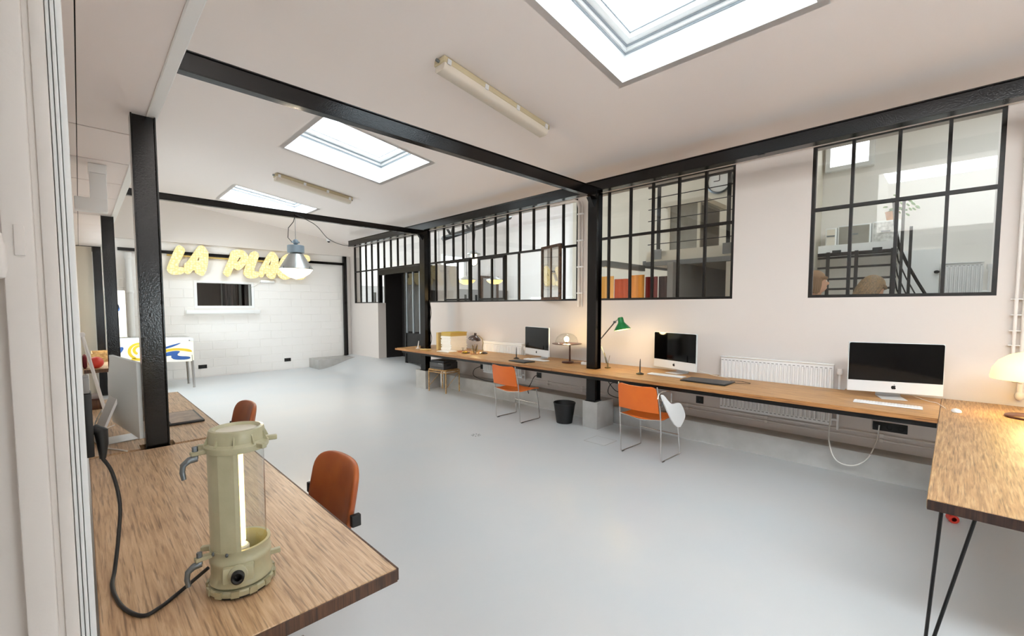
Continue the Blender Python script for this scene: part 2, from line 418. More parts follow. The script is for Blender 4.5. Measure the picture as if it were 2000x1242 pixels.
# left wall, closing walls behind the camera
a0, a1, b0, b1 = AISLE_FILL_WIN
struct(B().box(-.15, -.004, 1.16, a0, 0, 2.72).box(-.15, -.004, a1, 12.4, 0, 2.72).box(-.15, -.004, a0, a1, 0, b0).box(-.15, -.004, a0, a1, b1, 2.72).ob('wall_left', M['wall'], None, 0))
o = struct(B().box(-.12, -.07, a0, a0+.05, b0, b1).box(-.12, -.07, a1-.05, a1, b0, b1).box(-.12, -.07, a0+.05, a1-.05, b0, b0+.05).box(-.12, -.07, a0+.05, a1-.05, b1-.05, b1).box(-.12, -.07, 9.38, 9.42, b0+.05, b1-.05).ob('window_6', M['frame'], None, 0))  # added opening that lets daylight into the far aisle
for q0, q1 in ((a0+.05, 9.38), (9.42, a1-.05)): B().box(-.098, -.092, q0, q1, b0+.05, b1-.05).ob('pane', M['glass'], o, 0)
struct(B().box(-.004, .2, 11.0, 11.1, 0, 2.7).ob('wall_nook', M['cream'], None, 0))
b = B(); b.box(-2.2, -2.1, -4.2, 1.2, 0, 4.4).box(-2.2, -.15, 1.17, 1.3, 0, 4.4)
struct(b.ob('wall_entry', M['wall'], None, 0))
a0, a1, b0, b1 = FRONT_FILL_WIN
struct(B().box(-2.2, a0, -4.3, -4.2, 0, 4.6).box(a1, 5.72, -4.3, -4.2, 0, 4.6).box(a0, a1, -4.3, -4.2, 0, b0).box(a0, a1, -4.3, -4.2, b1, 4.6).ob('wall_front', M['wall'], None, 0))
o = struct(B().box(a0, a0+.05, -4.28, -4.22, b0, b1).box(a1-.05, a1, -4.28, -4.22, b0, b1).box(a0+.05, a1-.05, -4.28, -4.22, b0, b0+.05).box(a0+.05, a1-.05, -4.28, -4.22, b1-.05, b1).ob('window_13', M['frame'], None, 0))  # added opening for daylight from behind the camera
B().box(a0+.05, a1-.05, -4.255, -4.245, b0+.05, b1-.05).ob('pane', M['glass'], o, 0)
struct(B().box(-2.2, .36, -4.2, 1.16, 2.9, 3.0).ob('ceiling_entry', M['wall'], None, 0))

# sloping ceiling slabs round the skylights
b = B(); xs = [.3, 2.12, 3.56, 5.72]
def slab(x0, x1, y0, y1):
    v = []
    for dz in (0, .12):
        for (x, y) in ((x0, y0), (x1, y0), (x1, y1), (x0, y1)): v.append(b.bm.verts.new((x, y, ceil_z(x)+dz)))
    for f in ((3, 2, 1, 0), (4, 5, 6, 7), (0, 1, 5, 4), (1, 2, 6, 5), (2, 3, 7, 6), (3, 0, 4, 7)): b.bm.faces.new([v[i] for i in f])
slab(.3, 2.12, -4.3, 12.2); slab(3.56, 5.72, -4.3, 12.2)
ys = [-4.3] + [v for s in SKYL for v in s[2:]] + [12.2]
for i in range(0, len(ys), 2): slab(2.12, 3.56, ys[i], ys[i+1])
ceil = struct(b.ob('ceiling', M['ceil'], None, 0))
# skylights: white lined well, frame, sash, glass
for k, (x0, x1, y0, y1) in enumerate(SKYL):
    T = Matrix.Translation(((x0+x1)/2, (y0+y1)/2, ceil_z((x0+x1)/2))) @ Matrix.Rotation(TILT, 4, 'Y')
    hx, hy, dp = (x1-x0)/2/math.cos(TILT), (y1-y0)/2, .25
    def ring(r_out, r_in, z0, z1, mm, nm, par):
        q = B()
        q.box(-hx-r_out, -hx+r_in, -hy-r_out, hy+r_out, z0, z1, T).box(hx-r_in, hx+r_out, -hy-r_out, hy+r_out, z0, z1, T)
        q.box(-hx+r_in, hx-r_in, -hy-r_out, -hy+r_in, z0, z1, T).box(-hx+r_in, hx-r_in, hy-r_in, hy+r_out, z0, z1, T)
        return q.ob(nm, mm, par, 0)
    w = struct(ring(.06, 0.004, .0, dp, M['frame'], 'window_%d' % (7+k), None))
    ring(.06, .012, dp, dp+.018, M['frame_grey'], 'seal', w)
    ring(.06, .03, dp+.018, dp+.05, M['frame'], 'frame', w)
    ring(.06, .045, dp+.05, dp+.062, M['frame_grey'], 'seal', w)
    ring(.06, .10, dp+.062, dp+.11, M['frame'], 'sash', w)
    ring(.06, .108, dp+.11, dp+.118, M['frame_grey'], 'seal', w)
    B().box(-hx+.1, hx-.1, -hy+.1, hy-.1, dp+.12, dp+.13, T).ob('pane', SKYG[k], w, 0)
# lower soffit over the left aisle: boards over near-black backing, painted for shade in the joints, fascia
sf = struct(B().box(-.15, .36, 1.16, 12.2, 2.7185, 2.80).ob('ceiling_aisle', M['dark'], None, 0))
js = [1.17, 3.74, 4.53, 5.3, 6.05, 6.8, 7.25, 8.1, 8.9, 9.7, 10.5, 11.0]
for i in range(len(js)-1):
    B().bbox(.034, .316, js[i]+.008, js[i+1]-.008, 2.711, 2.718, .002, 1).ob('panel', M['ceil'], sf, 0)
    B().bbox(-.004, .030, js[i]+.008, js[i+1]-.008, 2.712, 2.718, .002, 1).ob('panel', M['ceil'], sf, 0)
struct(B().bbox(.316, .366, 1.1, 12.05, 2.70, 4.12, .004, 1).ob('trim_6', M['frame']))
# near door casing beside the camera
y0 = 1.10
dc = struct(B().box(-.30, -.086, y0+.03, y0+.06, 0, 2.9).ob('door_2', M['wall'], None, 0))
B().bbox(-.086, -.049, y0-.005, y0+.06, 0, 2.9, .004).ob('casing_board', M['wall'], dc)
B().bbox(-.049, -.041, y0+.006, y0+.06, 0, 2.9, .001).ob('casing_board', M['wall'], dc)
B().bbox(-.041, -.0225, y0, y0+.06, 0, 2.9, .003).ob('casing_board', M['wall'], dc)
B().bbox(-.0215, -.0165, y0+.004, y0+.07, 0, 2.9, .0015).ob('casing_board', M['frame'], dc)
B().bbox(-.0155, -.0105, y0, y0+.07, 0, 2.9, .0015).ob('casing_board', M['frame'], dc)
B().bbox(-.0095, -.001, y0+.004, y0+.085, 0, 2.9, .002).ob('casing_board', M['frame'], dc)
hg = B().lathe([(0, 0), (.010, .003), (.0125, .015), (.0125, .055), (.010, .06), (.008, .075), (0, .08)], (-.093, y0-.002, 1.665), 14)
hg.bbox(-.072, -.060, y0-.009, y0-.003, 1.705, 1.755, .001).ob('hinge', M['wall'], dc)

# ------------------------------------------------------------------ steel frame
def ibeam_x(name, x0, x1, y, z0, z1, label, w=.07, t=.009):
    o = thing(name, label, 'beam', ((x0+x1)/2, y, z0)); L = (x1-x0)/2; h = z1-z0
    B().bbox(-L, L, -w/2, w/2, 0, t, .0015, 1).ob('flange', M['black'], o)
    B().bbox(-L, L, -w/2, w/2, h-t, h, .0015, 1).ob('flange', M['black'], o)
    B().box(-L, L, -w/2+.012, -w/2+.02, t, h-t).ob('web', M['black'], o)
    B().bbox(L-.04, L, -w/2-.01, w/2+.01, -.012, 0, .002, 1).ob('cleat', M['black'], o)
    B().bbox(-L, -L+.05, -w/2-.012, w/2, -.03, 0, .002, 1).ob('cleat', M['black'], o)
    return o
ibeam_x('roof_beam', .368, 4.805, 3.335, 3.03, 3.16, 'long black steel cross beam just beyond the nearest skylight')
ibeam_x('roof_beam', .368, 4.805, 7.30, 3.005, 3.095, 'black steel cross beam carrying the grey pendant lamp')
o = thing('roof_beam', 'long black steel beam running above the row of wall windows', 'beam', (4.86, 4.1, 3.11))
B().bbox(-.06, .06, -8.2, 6.55, 0, .01, .0015, 1).ob('flange', M['black'], o)
B().bbox(-.06, .06, -8.2, 6.55, .125, .135, .0015, 1).ob('flange', M['black'], o)
B().box(-.045, -.036, -8.2, 6.55, .01, .125).ob('web', M['black'], o)
for yy in (-1.6, -.6, .4, 1.4, 2.4):
    B().bbox(-.06, -.02, yy-4.1+3-.03, yy-4.1+3+.03, -.006, 0, .001, 1).ob('cleat', M['black_s'], o)
p1 = ipost('steel_post', .242, .354, 3.26, 3.36, .755, 2.70, 'glossy black steel post rising through the left desk beside the lantern', t=.008)
p2 = ipost('steel_post', .222, .336, 7.15, 7.25, 0, 2.70, 'second black steel post along the left aisle, behind the silver computer', t=.008)
p3 = ipost('steel_post', .207, .318, 10.88, 10.98, 0, 2.70, 'farthest black steel post of the left aisle beside the pinball table', t=.008)
B().bbox(-.056, .056, -.05, .05, -.755, 0, .002, 1).ob('foot', M['black'], p1)
p4 = ipost('steel_post', 4.80, 4.93, 3.30, 3.44, .36, 3.11, 'black steel post on a grey plinth passing through the wall desk', t=.009)
p5 = ipost('steel_post', 4.80, 4.93, 7.28, 7.45, .36, 3.11, 'black steel post by the dark doorway at the far end of the wall desk', t=.009)
for p in (p4, p5):
    B().prism([(-.065, 2.67), (-.065, 2.55), (-.16, 2.67)], -.03, .03, lambda u, v, d: Vector((u, d, v))).ob('bracket', M['black'], p)
# wiring clipped to the far post
cable('post_cable', [(4.90, 7.268, 1.75), (4.935, 7.265, 1.5), (4.90, 7.268, 1.25), (4.94, 7.265, 1.0), (4.90, 7.268, .83)], .006, M['rubber'], 'black cable running down the far post by the doorway')

# ------------------------------------------------------------------ glazed screens in the right wall
def bar(b, y, z0, z1, w=.026, x=5.53, d=.045): b.box(x-d/2, x+d/2, y-w/2, y+w/2, z0, z1)
def glaze(name, y0, y1, z0, z1, mull_lo, mull_hi, zt, skip=(), lowcells=True):
    fr = B()
    x, d = 5.53, .05
    fr.box(x-d/2, x+d/2, y0, y0+.03, z0, z1).box(x-d/2, x+d/2, y1-.03, y1, z0, z1)
    fr.box(x-d/2, x+d/2, y0+.03, y1-.03, z0, z0+.03).box(x-d/2, x+d/2, y0+.03, y1-.03, z1-.02, z1)
    w = struct(fr.ob(name, M['barmetal'], None, 0))
    B().box(x-.026, x+.024, y0+.03, y1-.03, zt-.016, zt+.016).ob('transom', M['barmetal'], w, 0)
    for rows, za, zb in ((mull_lo, z0+.03, zt-.016), (mull_hi, zt+.016, z1-.02)):
        if rows is None: continue
        rows = sorted(rows); edges = [y0+.03] + rows + [y1-.03]
        for m_ in rows:
            q = B(); bar(q, m_, za, zb); q.ob('glazing_bar', M['barmetal'], w, 0)
        for a, c in zip(edges[:-1], edges[1:]):
            B().box(x-.003, x+.003, a+.012, c-.012, za, zb).ob('pane', M['glass'], w, 0)
    return w
mod = [11.83-.33*k for k in range(0, 12)]
# screen over the door: full height beyond y 10.5, upper lights only above the doorway
w1 = glaze('window_1', 10.48, 11.84, SILL, TOPW, [10.84, 11.17, 11.50], [10.84, 11.17, 11.50], 2.585)
x, d = 5.53, .05
q = B().box(x-d/2, x+d/2, 8.2, 10.48, 2.57, 2.60).box(x-d/2, x+d/2, 8.2, 10.48, TOPW-.02, TOPW).box(x-d/2, x+d/2, 8.2, 8.23, 2.6, TOPW-.02)
w1b = struct(q.ob('window_2', M['barmetal'], None, 0))
es = [8.23] + [10.51-.33*k for k in range(6, -1, -1)]
for i in range(len(es)-1):
    B().box(x-.003, x+.003, es[i]+.012, es[i+1]-.014, 2.60, TOPW-.02).ob('pane', M['glass'], w1b, 0)
    if i: q = B(); bar(q, es[i], 2.60, TOPW-.02); q.ob('glazing_bar', M['barmetal'], w1b, 0)
w2 = glaze('window_3', 4.125, 8.2, SILL, TOPW, [7.93, 7.61, 7.17, 6.75, 6.5, 6.13, 5.76, 5.42, 4.74, 4.41],
           [7.95-.32*k+.0 for k in range(0, 12)], 2.57)
for a, c in ((6.76, 7.60), (5.77, 6.49)):       # heavier casement frames
    fr = B()
    fr.box(5.495, 5.525, a, a+.035, 1.75, 2.55).box(5.495, 5.525, c-.035, c, 1.75, 2.55).box(5.495, 5.525, a+.035, c-.035, 1.75, 1.785).box(5.495, 5.525, a+.035, c-.035, 2.515, 2.55)
    fr.ob('casement_frame', M['barmetal'], w2, 0)
# small casement standing ajar into the room
HX, HY = 5.50, 4.84
sr = bpy.data.objects.new('casement', None); COL.objects.link(sr); sr.parent = w2; sr.location = (HX, HY, 1.73); sr.rotation_euler = (0, 0, -R(17))
Ls, Hs = .56, .87
q = B().box(-.035, 0, -.035, 0, 0, Hs).box(-.035, 0, -Ls, -Ls+.045, 0, Hs).box(-.035, 0, -Ls+.045, -.035, 0, .045).box(-.035, 0, -Ls+.045, -.035, Hs-.04, Hs)
q.ob('sash', M['rust'], sr, 0)
B().box(-.03, -.008, -.30, -.275, .045, Hs-.04).ob('glazing_bar', M['rust'], sr, 0)
B().box(-.022, -.018, -.275, -.035, .045, Hs-.04).ob('pane', M['glass_refl'], sr, 0)
B().box(-.022, -.018, -Ls+.045, -.30, .045, Hs-.04).ob('pane', M['glass_refl'], sr, 0)
w3 = glaze('window_4', 1.86, 3.935, SILL, TOPW, [3.585, 3.235, 2.90, 2.543, 2.205], [3.585, 3.235, 2.90, 2.543, 2.205], 2.617)
w4 = glaze('window_10', -.24, 1.105, SILL, TOPW, [.77, .425, .09], [.77, .425, .09], 2.628)
# doorway: metal frame, fixed leaf with three panes, shallow corridor painted near-black for its shade
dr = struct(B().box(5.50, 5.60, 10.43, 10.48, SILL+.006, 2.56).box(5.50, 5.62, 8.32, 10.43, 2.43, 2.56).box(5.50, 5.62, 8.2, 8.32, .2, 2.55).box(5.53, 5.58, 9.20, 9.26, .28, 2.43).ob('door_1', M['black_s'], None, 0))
B().box(5.545, 5.565, 8.34, 9.2, .3, 1.0).ob('kick_panel', M['black_s'], dr, 0)
for a in (8.36, 8.64, 8.92):
    B().box(5.552, 5.558, a, a+.24, 1.04, 2.40).ob('pane', M['glass'], dr, 0)
    B().box(5.54, 5.57, a+.24, a+.28, 1.0, 2.43).ob('glazing_bar', M['frame_grey'], dr, 0)
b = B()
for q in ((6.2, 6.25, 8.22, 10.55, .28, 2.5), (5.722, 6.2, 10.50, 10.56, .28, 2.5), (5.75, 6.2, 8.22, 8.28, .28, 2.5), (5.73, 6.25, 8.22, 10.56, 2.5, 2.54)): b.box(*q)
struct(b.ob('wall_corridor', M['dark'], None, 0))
struct(B().box(6.251, 6.28, 8.16, 10.6, .2, 2.56).box(5.73, 6.251, 8.16, 8.215, .2, 2.56).box(5.73, 6.251, 10.561, 10.6, .2, 2.56).box(5.73, 6.251, 8.215, 10.561, 2.541, 2.56).ob('wall_lobby_outer', M['wall'], None, 0))
struct(B().box(5.72, 6.2, 8.22, 10.5, .24, .279).ob('floor_corridor', M['floor'], None, 0))

# ------------------------------------------------------------------ rooms seen through the glass
F2 = .26
b = B().box(5.72, 14, 1.6, 14.5, F2-.1, F2-.03).box(5.72, 8.6, -4, 1.6, F2-.1, F2-.03); struct(b.ob('floor_hall', M['floor'], None, 0))
struct(B().box(5.72, 14.1, 14.5, 14.6, 0, 5.3).ob('wall_hall_back', M['wall_cool'], None, 0))
struct(B().box(14, 14.1, 7.7, 14.5, 0, 5.3).box(9.9, 14, 7.6, 7.7, 0, 5.3).ob('wall_hall_side', M['wall_cool'], None, 0))
struct(B().box(9.9, 10, 1.5, 7.6, 0, 5.3).ob('wall_hall_far', M['cream'], None, 0))
struct(B().box(5.72, 9.9, 1.56, 1.62, 0, 5.3).ob('wall_partition', M['cream'], None, 0))
struct(B().box(8.5, 8.6, -4.1, 1.56, 0, 5).box(5.72, 8.5, -2.4, -2.3, 0, 5).ob('wall_stair_room', M['stairwall'], None, 0))
def holed(name, x0, x1, y0, y1, z, holes, m):
    b = B(); cur = y0
    for hx0, hx1, hy0, hy1 in sorted(holes, key=lambda t: t[2]):
        b.box(x0, x1, cur, hy0, z, z+.1); b.box(x0, hx0, hy0, hy1, z, z+.1); b.box(hx1, x1, hy0, hy1, z, z+.1); cur = hy1
    b.box(x0, x1, cur, y1, z, z+.1)
    struct(b.ob(name, m, None, 0))
h = HALL_SKY
holed('ceiling_hall', 5.72, 10, 1.58, 14.6, 5.2, [h[0][:4], h[1][:4]], M['ceil'])
holed('ceiling_hall_side', 10, 14.1, 7.6, 14.6, 5.2, [h[3][:4]], M['ceil'])
holed('ceiling_stair_room', 5.72, 8.6, -4.1, 1.56, 4.6, [h[2][:4]], M['stairwall'])
struct(B().box(5.73, 5.8, -4.1, 14.6, 3.76, 5.25).ob('wall_hall_near', M['wall'], None, 0))
# far hall details: grey lower band, doors, bright window, lamps, truss
struct(B().box(6, 14, 14.42, 14.5, F2, 2.35).ob('trim_7', M['greywall'], None, 0))
o = struct(B().box(10.35, 10.43, 14.36, 14.5, 2.62, 3.72).box(11.38, 11.46, 14.36, 14.5, 2.62, 3.72).box(10.43, 11.38, 14.36, 14.5, 2.62, 2.7).box(10.43, 11.38, 14.36, 14.5, 3.64, 3.72).ob('window_11', M['frame'], None, 0))
B().box(10.43, 11.38, 14.46, 14.47, 2.7, 3.64).ob('pane', mat('daylit_pane', (255, 255, 255), .4, emit=((235, 244, 255), 5)), o, 0)
for x0, x1 in ((12.3, 13.3), (8.7, 9.3)):
    o = struct(B().box(x0, x0+.09, 14.3, 14.42, F2, 2.95).box(x1-.09, x1, 14.3, 14.42, F2, 2.95).box(x0+.09, x1-.09, 14.3, 14.42, 2.86, 2.95).ob('door_%d' % (3+int(x0 < 10)), M['rust'], None, 0))
    B().box(x0+.09, x1-.09, 14.36, 14.4, F2, 2.86).ob('door_leaf', M['greywall'], o, 0)
for i in range(9):
    xx = 7.0+.55*i
    tag(B().box(xx, xx+.07, 13.6, 13.66, F2, 2.1).ob('partition_post', M['black_s'], None, 0), ['first','second','third','fourth','fifth','sixth','seventh','eighth','ninth'][i]+' thin dark partition post from the left in the far hall', 'post', 'partition posts in the far hall')
tr = thing('roof_truss', 'black steel lattice truss rising under the hall ceiling beyond the windows', 'truss', (8.2, 11.4, 3.75))
B().tube([(0, 0, 0), (3.0, 0, 1.1)], .075, 4).ob('bottom_chord', M['black_s'], tr, 0)
B().tube([(-.3, 0, .75), (2.2, 0, 1.4)], .06, 4).ob('top_chord', M['black_s'], tr, 0)
for a, c in ((.35, -.2), (.35, .55), (1.1, .55), (1.1, 1.35), (1.9, 1.35), (1.9, 2.1)):
    B().tube([(a, 0, a*.367), (c, 0, .83+c*.26)], .05, 4).ob('web_member', M['black_s'], tr, 0)
for i, (xx, zz) in enumerate(((7.35, 2.42), (8.35, 2.42), (9.5, 2.47))):
    o = thing('bowl_lamp', ['leftmost', 'middle', 'rightmost'][i] + ' glowing yellow bowl lamp hanging in the hall behind the windows', 'lamp', (xx, 10.4, zz), 0, 'yellow bowl lamps in the hall')
    B().lathe([(0, -.13), (.12, -.12), (.22, -.06), (.27, 0)], n=20).ob('bowl', M['bowl_lit'], o)
    B().lathe([(.27, 0), (.27, .02), (.1, .1), (.03, .12)], n=20).ob('cover', M['lampalu'], o)
    B().cyl((0, 0, .12), (0, 0, 5.2-zz), .006, n=6).ob('rod', M['black_s'], o)
cl = thing('cage_lamp', 'grey caged bulkhead lamp hanging on chains in the hall beyond the glass', 'lamp', (8.3, 10.0, 2.85))
B().lathe([(0, .42), (.09, .41), (.13, .36), (.2, .33), (.2, .30), (.11, .30)], n=18).ob('cap', M['lampalu'], cl)
B().lathe([(.1, .30), (.1, .06), (.06, 0), (0, -.02)], n=16).ob('glass_jar', M['glow'], cl)
for k in range(6):
    a = k*PI/3
    B().tube([(.12*math.cos(a), .12*math.sin(a), .32), (.12*math.cos(a), .12*math.sin(a), .03), (.03*math.cos(a), .03*math.sin(a), -.04)], .006, 5).ob('cage_bar', M['steel'], cl)
for sx in (-1, 1): B().tube([(0, 0, .42), (sx*.09, 0, 1.2), (sx*.02, 0, 1.75)], .008, 5).ob('chain', M['black_s'], cl)
# mezzanine with railing, cabinet, clock (seen through the middle window)
mz = struct(B().box(7.3, 9.9, 1.63, 3.95, 2.36, 2.60).ob('floor_mezzanine', M['cream'], None, 0))
B().box(7.27, 7.30, 1.63, 3.95, 2.34, 2.42).ob('edge_beam', M['greybeam'], mz, 0)
B().box(7.27, 9.9, 3.95, 4.0, 2.32, 2.44).ob('edge_beam', M['greybeam'], mz, 0)
struct(B().box(6.0, 7.27, 3.95, 4.02, 2.26, 2.36).ob('trim_8', M['greybeam'], None, 0))
rl = thing('railing', 'dark steel cable railing along the mezzanine edge behind the middle window', 'railing', (7.26, 2.9, 2.42))
B().box(-.02, .02, -1.3, 1.0, 1.28, 1.34).ob('handrail', M['black_s'], rl, 0)
for yy in (.80, -.36):
    p = B().box(-.02, .02, yy-.025, yy+.025, .1, 1.28).ob('baluster', M['black_s'], rl, 0)
    B().box(-.03, -.02, yy-.07, yy+.07, .03, .2).ob('base_plate', M['greybeam'], p, 0)
for k, z in enumerate((.3, .5, .71, .91, 1.1)): B().cyl((0, -1.3, z), (0, 1.0, z), .007, n=6).ob('cable', M['black_s'], rl)
cb = thing('storage_cabin', 'grey metal cabinet with a pale overhanging top on the mezzanine', 'cabinet', (8.0, 3.6, 2.60))
B().box(0, .9, -.32, .3, 0, .9).ob('body', M['cabinet'], cb, 0)
B().box(-.06, 1.0, -.4, .38, .9, .98).ob('roof', M['cream'], cb, 0)
B().box(-.02, 0, -.32, -.27, 0, .9).ob('corner_post', M['cream'], cb, 0); B().box(-.02, 0, .24, .3, 0, .9).ob('corner_post', M['cream'], cb, 0)
B().box(.05, .85, -.325, -.32, .05, .85).ob('side_panel', M['cabinet_dk'], cb, 0)
ck = thing('wall_clock', 'round wall clock with a grey rim above the mezzanine cabinet', 'clock', (9.88, 3.66, 4.32), 0)
TC = Matrix.Rotation(-PI/2, 4, 'Y')
B().lathe([(.235, 0), (.27, 0), (.28, .03), (.25, .05), (.235, .03)], n=32, T=TC).ob('rim', M['steel'], ck)
B().lathe([(0, .012), (.235, .012)], n=32, T=TC).ob('dial', M['frame'], ck)
B().box(-.02, -.015, -.008, .008, 0, .16).ob('hand', M['black_s'], ck, 0); B().box(-.02, -.015, 0, .12, -.008, .008).ob('hand', M['black_s'], ck, 0)
es_ = thing('easel', 'small white board on a wooden easel at the back of the mezzanine', 'easel', (9.1, 2.75, 2.60))
B().prism([(-.16, .3), (.16, .3), (.12, .72), (-.1, .74)], 0, .02, lambda u, v, d: Vector((d-.05, u, v))).ob('board', M['paper'], es_, 0)
for a, c in ((-.25, -.03), (.25, .03), (0, 0)): B().cyl((0 if a else .25, a, 0), (0, c, .95), .012, n=6).ob('leg', M['bamboo'], es_)
for i, (ya, yb, mi, zt) in enumerate(((4.55, 5.1, 0, 2.2), (4.28, 4.56, 1, 2.14), (3.98, 4.28, 2, 2.2), (3.74, 3.98, 3, 2.16), (3.50, 3.74, 4, 2.16))):
    lab = ['pale cream', 'rust orange', 'light orange', 'dark red', 'blackish red'][i]
    tag(B().grid(lambda u, v: Vector((7.2+.045*i+.018*math.sin(u*18+i), ya+(yb-ya)*u, .25+(zt-.25)*v)), 16, 1, .006).ob('curtain', CURT[mi], None, 60),
        lab + ' curtain hanging under the mezzanine behind the middle window', 'curtain', 'curtains under the mezzanine')
struct(B().box(7.0, 9.9, 3.3, 3.4, .2, 2.36).ob('wall_undercroft', M['greywall'], None, 0))
struct(B().box(7.26, 7.3, 1.63, 2.56, .2, 2.33).ob('wall_undercroft_front', M['cream'], None, 0))
bulb((6.7, 4.4, 1.9), 6)  # bare point light near the curtains, without a lamp body
# stair room behind the right window
o = struct(B().box(8.40, 8.5, .93, .99, 3.72, 4.2).box(8.40, 8.5, 1.46, 1.52, 3.72, 4.2).box(8.40, 8.5, .99, 1.46, 3.72, 3.78).box(8.40, 8.5, .99, 1.46, 4.14, 4.2).ob('window_12', M['frame'], None, 0))
B().box(8.47, 8.48, .99, 1.46, 3.78, 4.14).ob('pane', mat('bright_pane', (250, 252, 255), .4, emit=((245, 248, 255), 1.6)), o, 0)
ld = struct(B().box(7.7, 8.5, .56, 1.44, 2.38, 2.50).ob('floor_landing', M['frame'], None, 0))
B().box(7.68, 7.70, .56, 1.44, 2.34, 2.39).ob('edge_beam', M['black_s'], ld, 0)
def boxcab(name, y0, y1, z0, z1, label, m, mf):
    o = thing(name, label, 'cabinet', (8.1, (y0+y1)/2, z0)); hh = (y1-y0)/2
    B().bbox(0, .35, -hh, hh, 0, z1-z0, .006).ob('body', m, o)
    B().box(-.012, 0, -hh+.02, hh-.02, .02, z1-z0-.02).ob('door', mf, o, 0)
    B().box(-.02, -.012, -.05, .05, .16, .18).ob('handle', M['steel'], o, 0)
boxcab('file_cabinet', .58, .88, 2.51, 2.83, 'white speckled metal cabinet under the potted plant behind the right window', M['frame'], mat('worn_white', (222, 222, 218), .5, noise=(24, (170, 170, 166))))
boxcab('open_shelf_box', .89, 1.28, 2.51, 2.82, 'open grey and white shelf box next to the speckled cabinet behind the glass', M['frame'], M['cabinet'])
boxcab('small_cabinet', 1.29, 1.43, 2.51, 2.80, 'narrow pale cabinet at the left end of the landing behind the glass', M['frame'], M['cream'])
pl_ = thing('potted_plant', 'small leafy plant in a terracotta pot on the speckled cabinet', 'plant', (8.2, .68, 2.84))
B().lathe([(0, 0), (.055, 0), (.075, .11), (.08, .115), (.07, .115), (.06, .02), (0, .02)], n=16).ob('pot', M['terra'], pl_)
b = B()
for k in range(26):
    a = random.random()*2*PI; rr = .03+.1*random.random(); zz = .12+.2*random.random()
    b.ell((rr*math.cos(a), rr*math.sin(a), zz), .035, .03, .012, 6, 4, Matrix.Rotation(random.random(), 4, 'X'))
b.ob('foliage', M['leaf'], pl_)
lr = thing('stair_guard', 'dark steel guard rails in front of the landing behind the right window', 'railing', (7.6, 1.0, .25))
for z in (2.06, 1.92, 1.76, 1.62): B().box(-.012, .012, -.44, .42, z-.014, z+.014).ob('bar', M['black_s'], lr, 0)
for yy in (.3, -.02, -.4): B().box(-.015, .015, yy-.02, yy+.02, 0, 2.14).ob('baluster', M['black_s'], lr, 0)
for yy in (.2, -.24): B().box(-.03, -.012, yy-.05, yy+.05, 2.1, 2.16).ob('base_plate', M['black_s'], lr, 0)
st = thing('stair_railing', 'curved black steel stair railing sweeping down behind the right window', 'railing', (6.9, .45, .25))
for yy, z1 in ((.08, 2.83), (.02, 2.6), (-.055, 2.3)): B().box(-.02, .02, yy-.014, yy+.014, 0, z1).ob('baluster', M['black_s'], st, 0)
for k in range(4):
    dz = -.17*k
    B().tube([(0, .11-.01*k, 2.62+dz), (0, .085, 2.3+dz), (0, .045, 2.08+dz), (0, -.03, 1.88+dz), (0, -.13, 1.66+dz), (0, -.22, 1.48+dz)], .018 if k == 0 else .008, 6).ob('rail', M['black_s'], st)
def radiator(name, x, y0, y1, z0, z1, label, fin=.04, feet=True):
    o = thing(name, label, 'radiator', (x, (y0+y1)/2, z0)); hy, hh = (y1-y0)/2, z1-z0; n = int((y1-y0)/fin)
    b = B(); b.box(.020, .07, -hy, hy, 0, hh)
    for k in range(n):
        a = -hy+(k+.5)*2*hy/n; w = hy/n*.72
        b.prism([(a-w, .004), (a-w*.5, -.012), (a+w*.5, -.012), (a+w, .004)], .045, hh-.045, lambda u, v, d: Vector((.012+v, u, d)))
    b.ob('panel', M['white_pl'], o, 20)
    b = B()
    for k in range(n):
        a = -hy+(k+.5)*2*hy/n
        b.box(.010, .013, a-hy/n*.55, a+hy/n*.55, hh-.036, hh-.030); b.box(.010, .013, a-hy/n*.55, a+hy/n*.55, .028, .034)
    g_ = b.ob('slot', M['greybeam'], o, 0); g_['kind'] = 'stuff'
    B().bbox(.005, .078, -hy-.004, hy+.004, hh, hh+.012, .003).ob('top_grille', M['frame'], o)
    B().cyl((.04, -hy, .06), (.04, -hy-.055, .06), .014).ob('valve', M['white_pl'], o)
    B().lathe([(0, 0), (.022, 0), (.026, .02), (.024, .06), (0, .065)], (.04, -hy-.05, hh-.09), 14).ob('thermostat', M['white_pl'], o)
    B().cyl((.04, -hy-.05, -.04), (.04, -hy-.05, hh-.09), .010).ob('riser_pipe', M['white_pl'], o)
    for s_ in (-.7, .7): B().box(.07, .117, s_*hy-.02, s_*hy+.02, .1, hh-.1).ob('wall_bracket', M['frame'], o, 0)
    return o
radiator('radiator', 5.38, .84, 1.93, .415, 1.03, 'long white ribbed radiator on the wall between the two nearest computers')
radiator('radiator', 5.38, 5.22, 6.24, .385, .97, 'white ribbed radiator behind the farthest computer')
o = radiator('radiator', 8.382, -.24, .16, 1.76, 2.2, 'white radiator on the far wall behind the right window')
dk = struct(B().box(8.44, 8.5, .17, .6, .25, 2.42).ob('door_5', M['frame'], None, 0))
B().ell((8.42, .20, 2.1), .03, .03, .022, 10, 6).ob('door_knob', M['black_s'], dk)

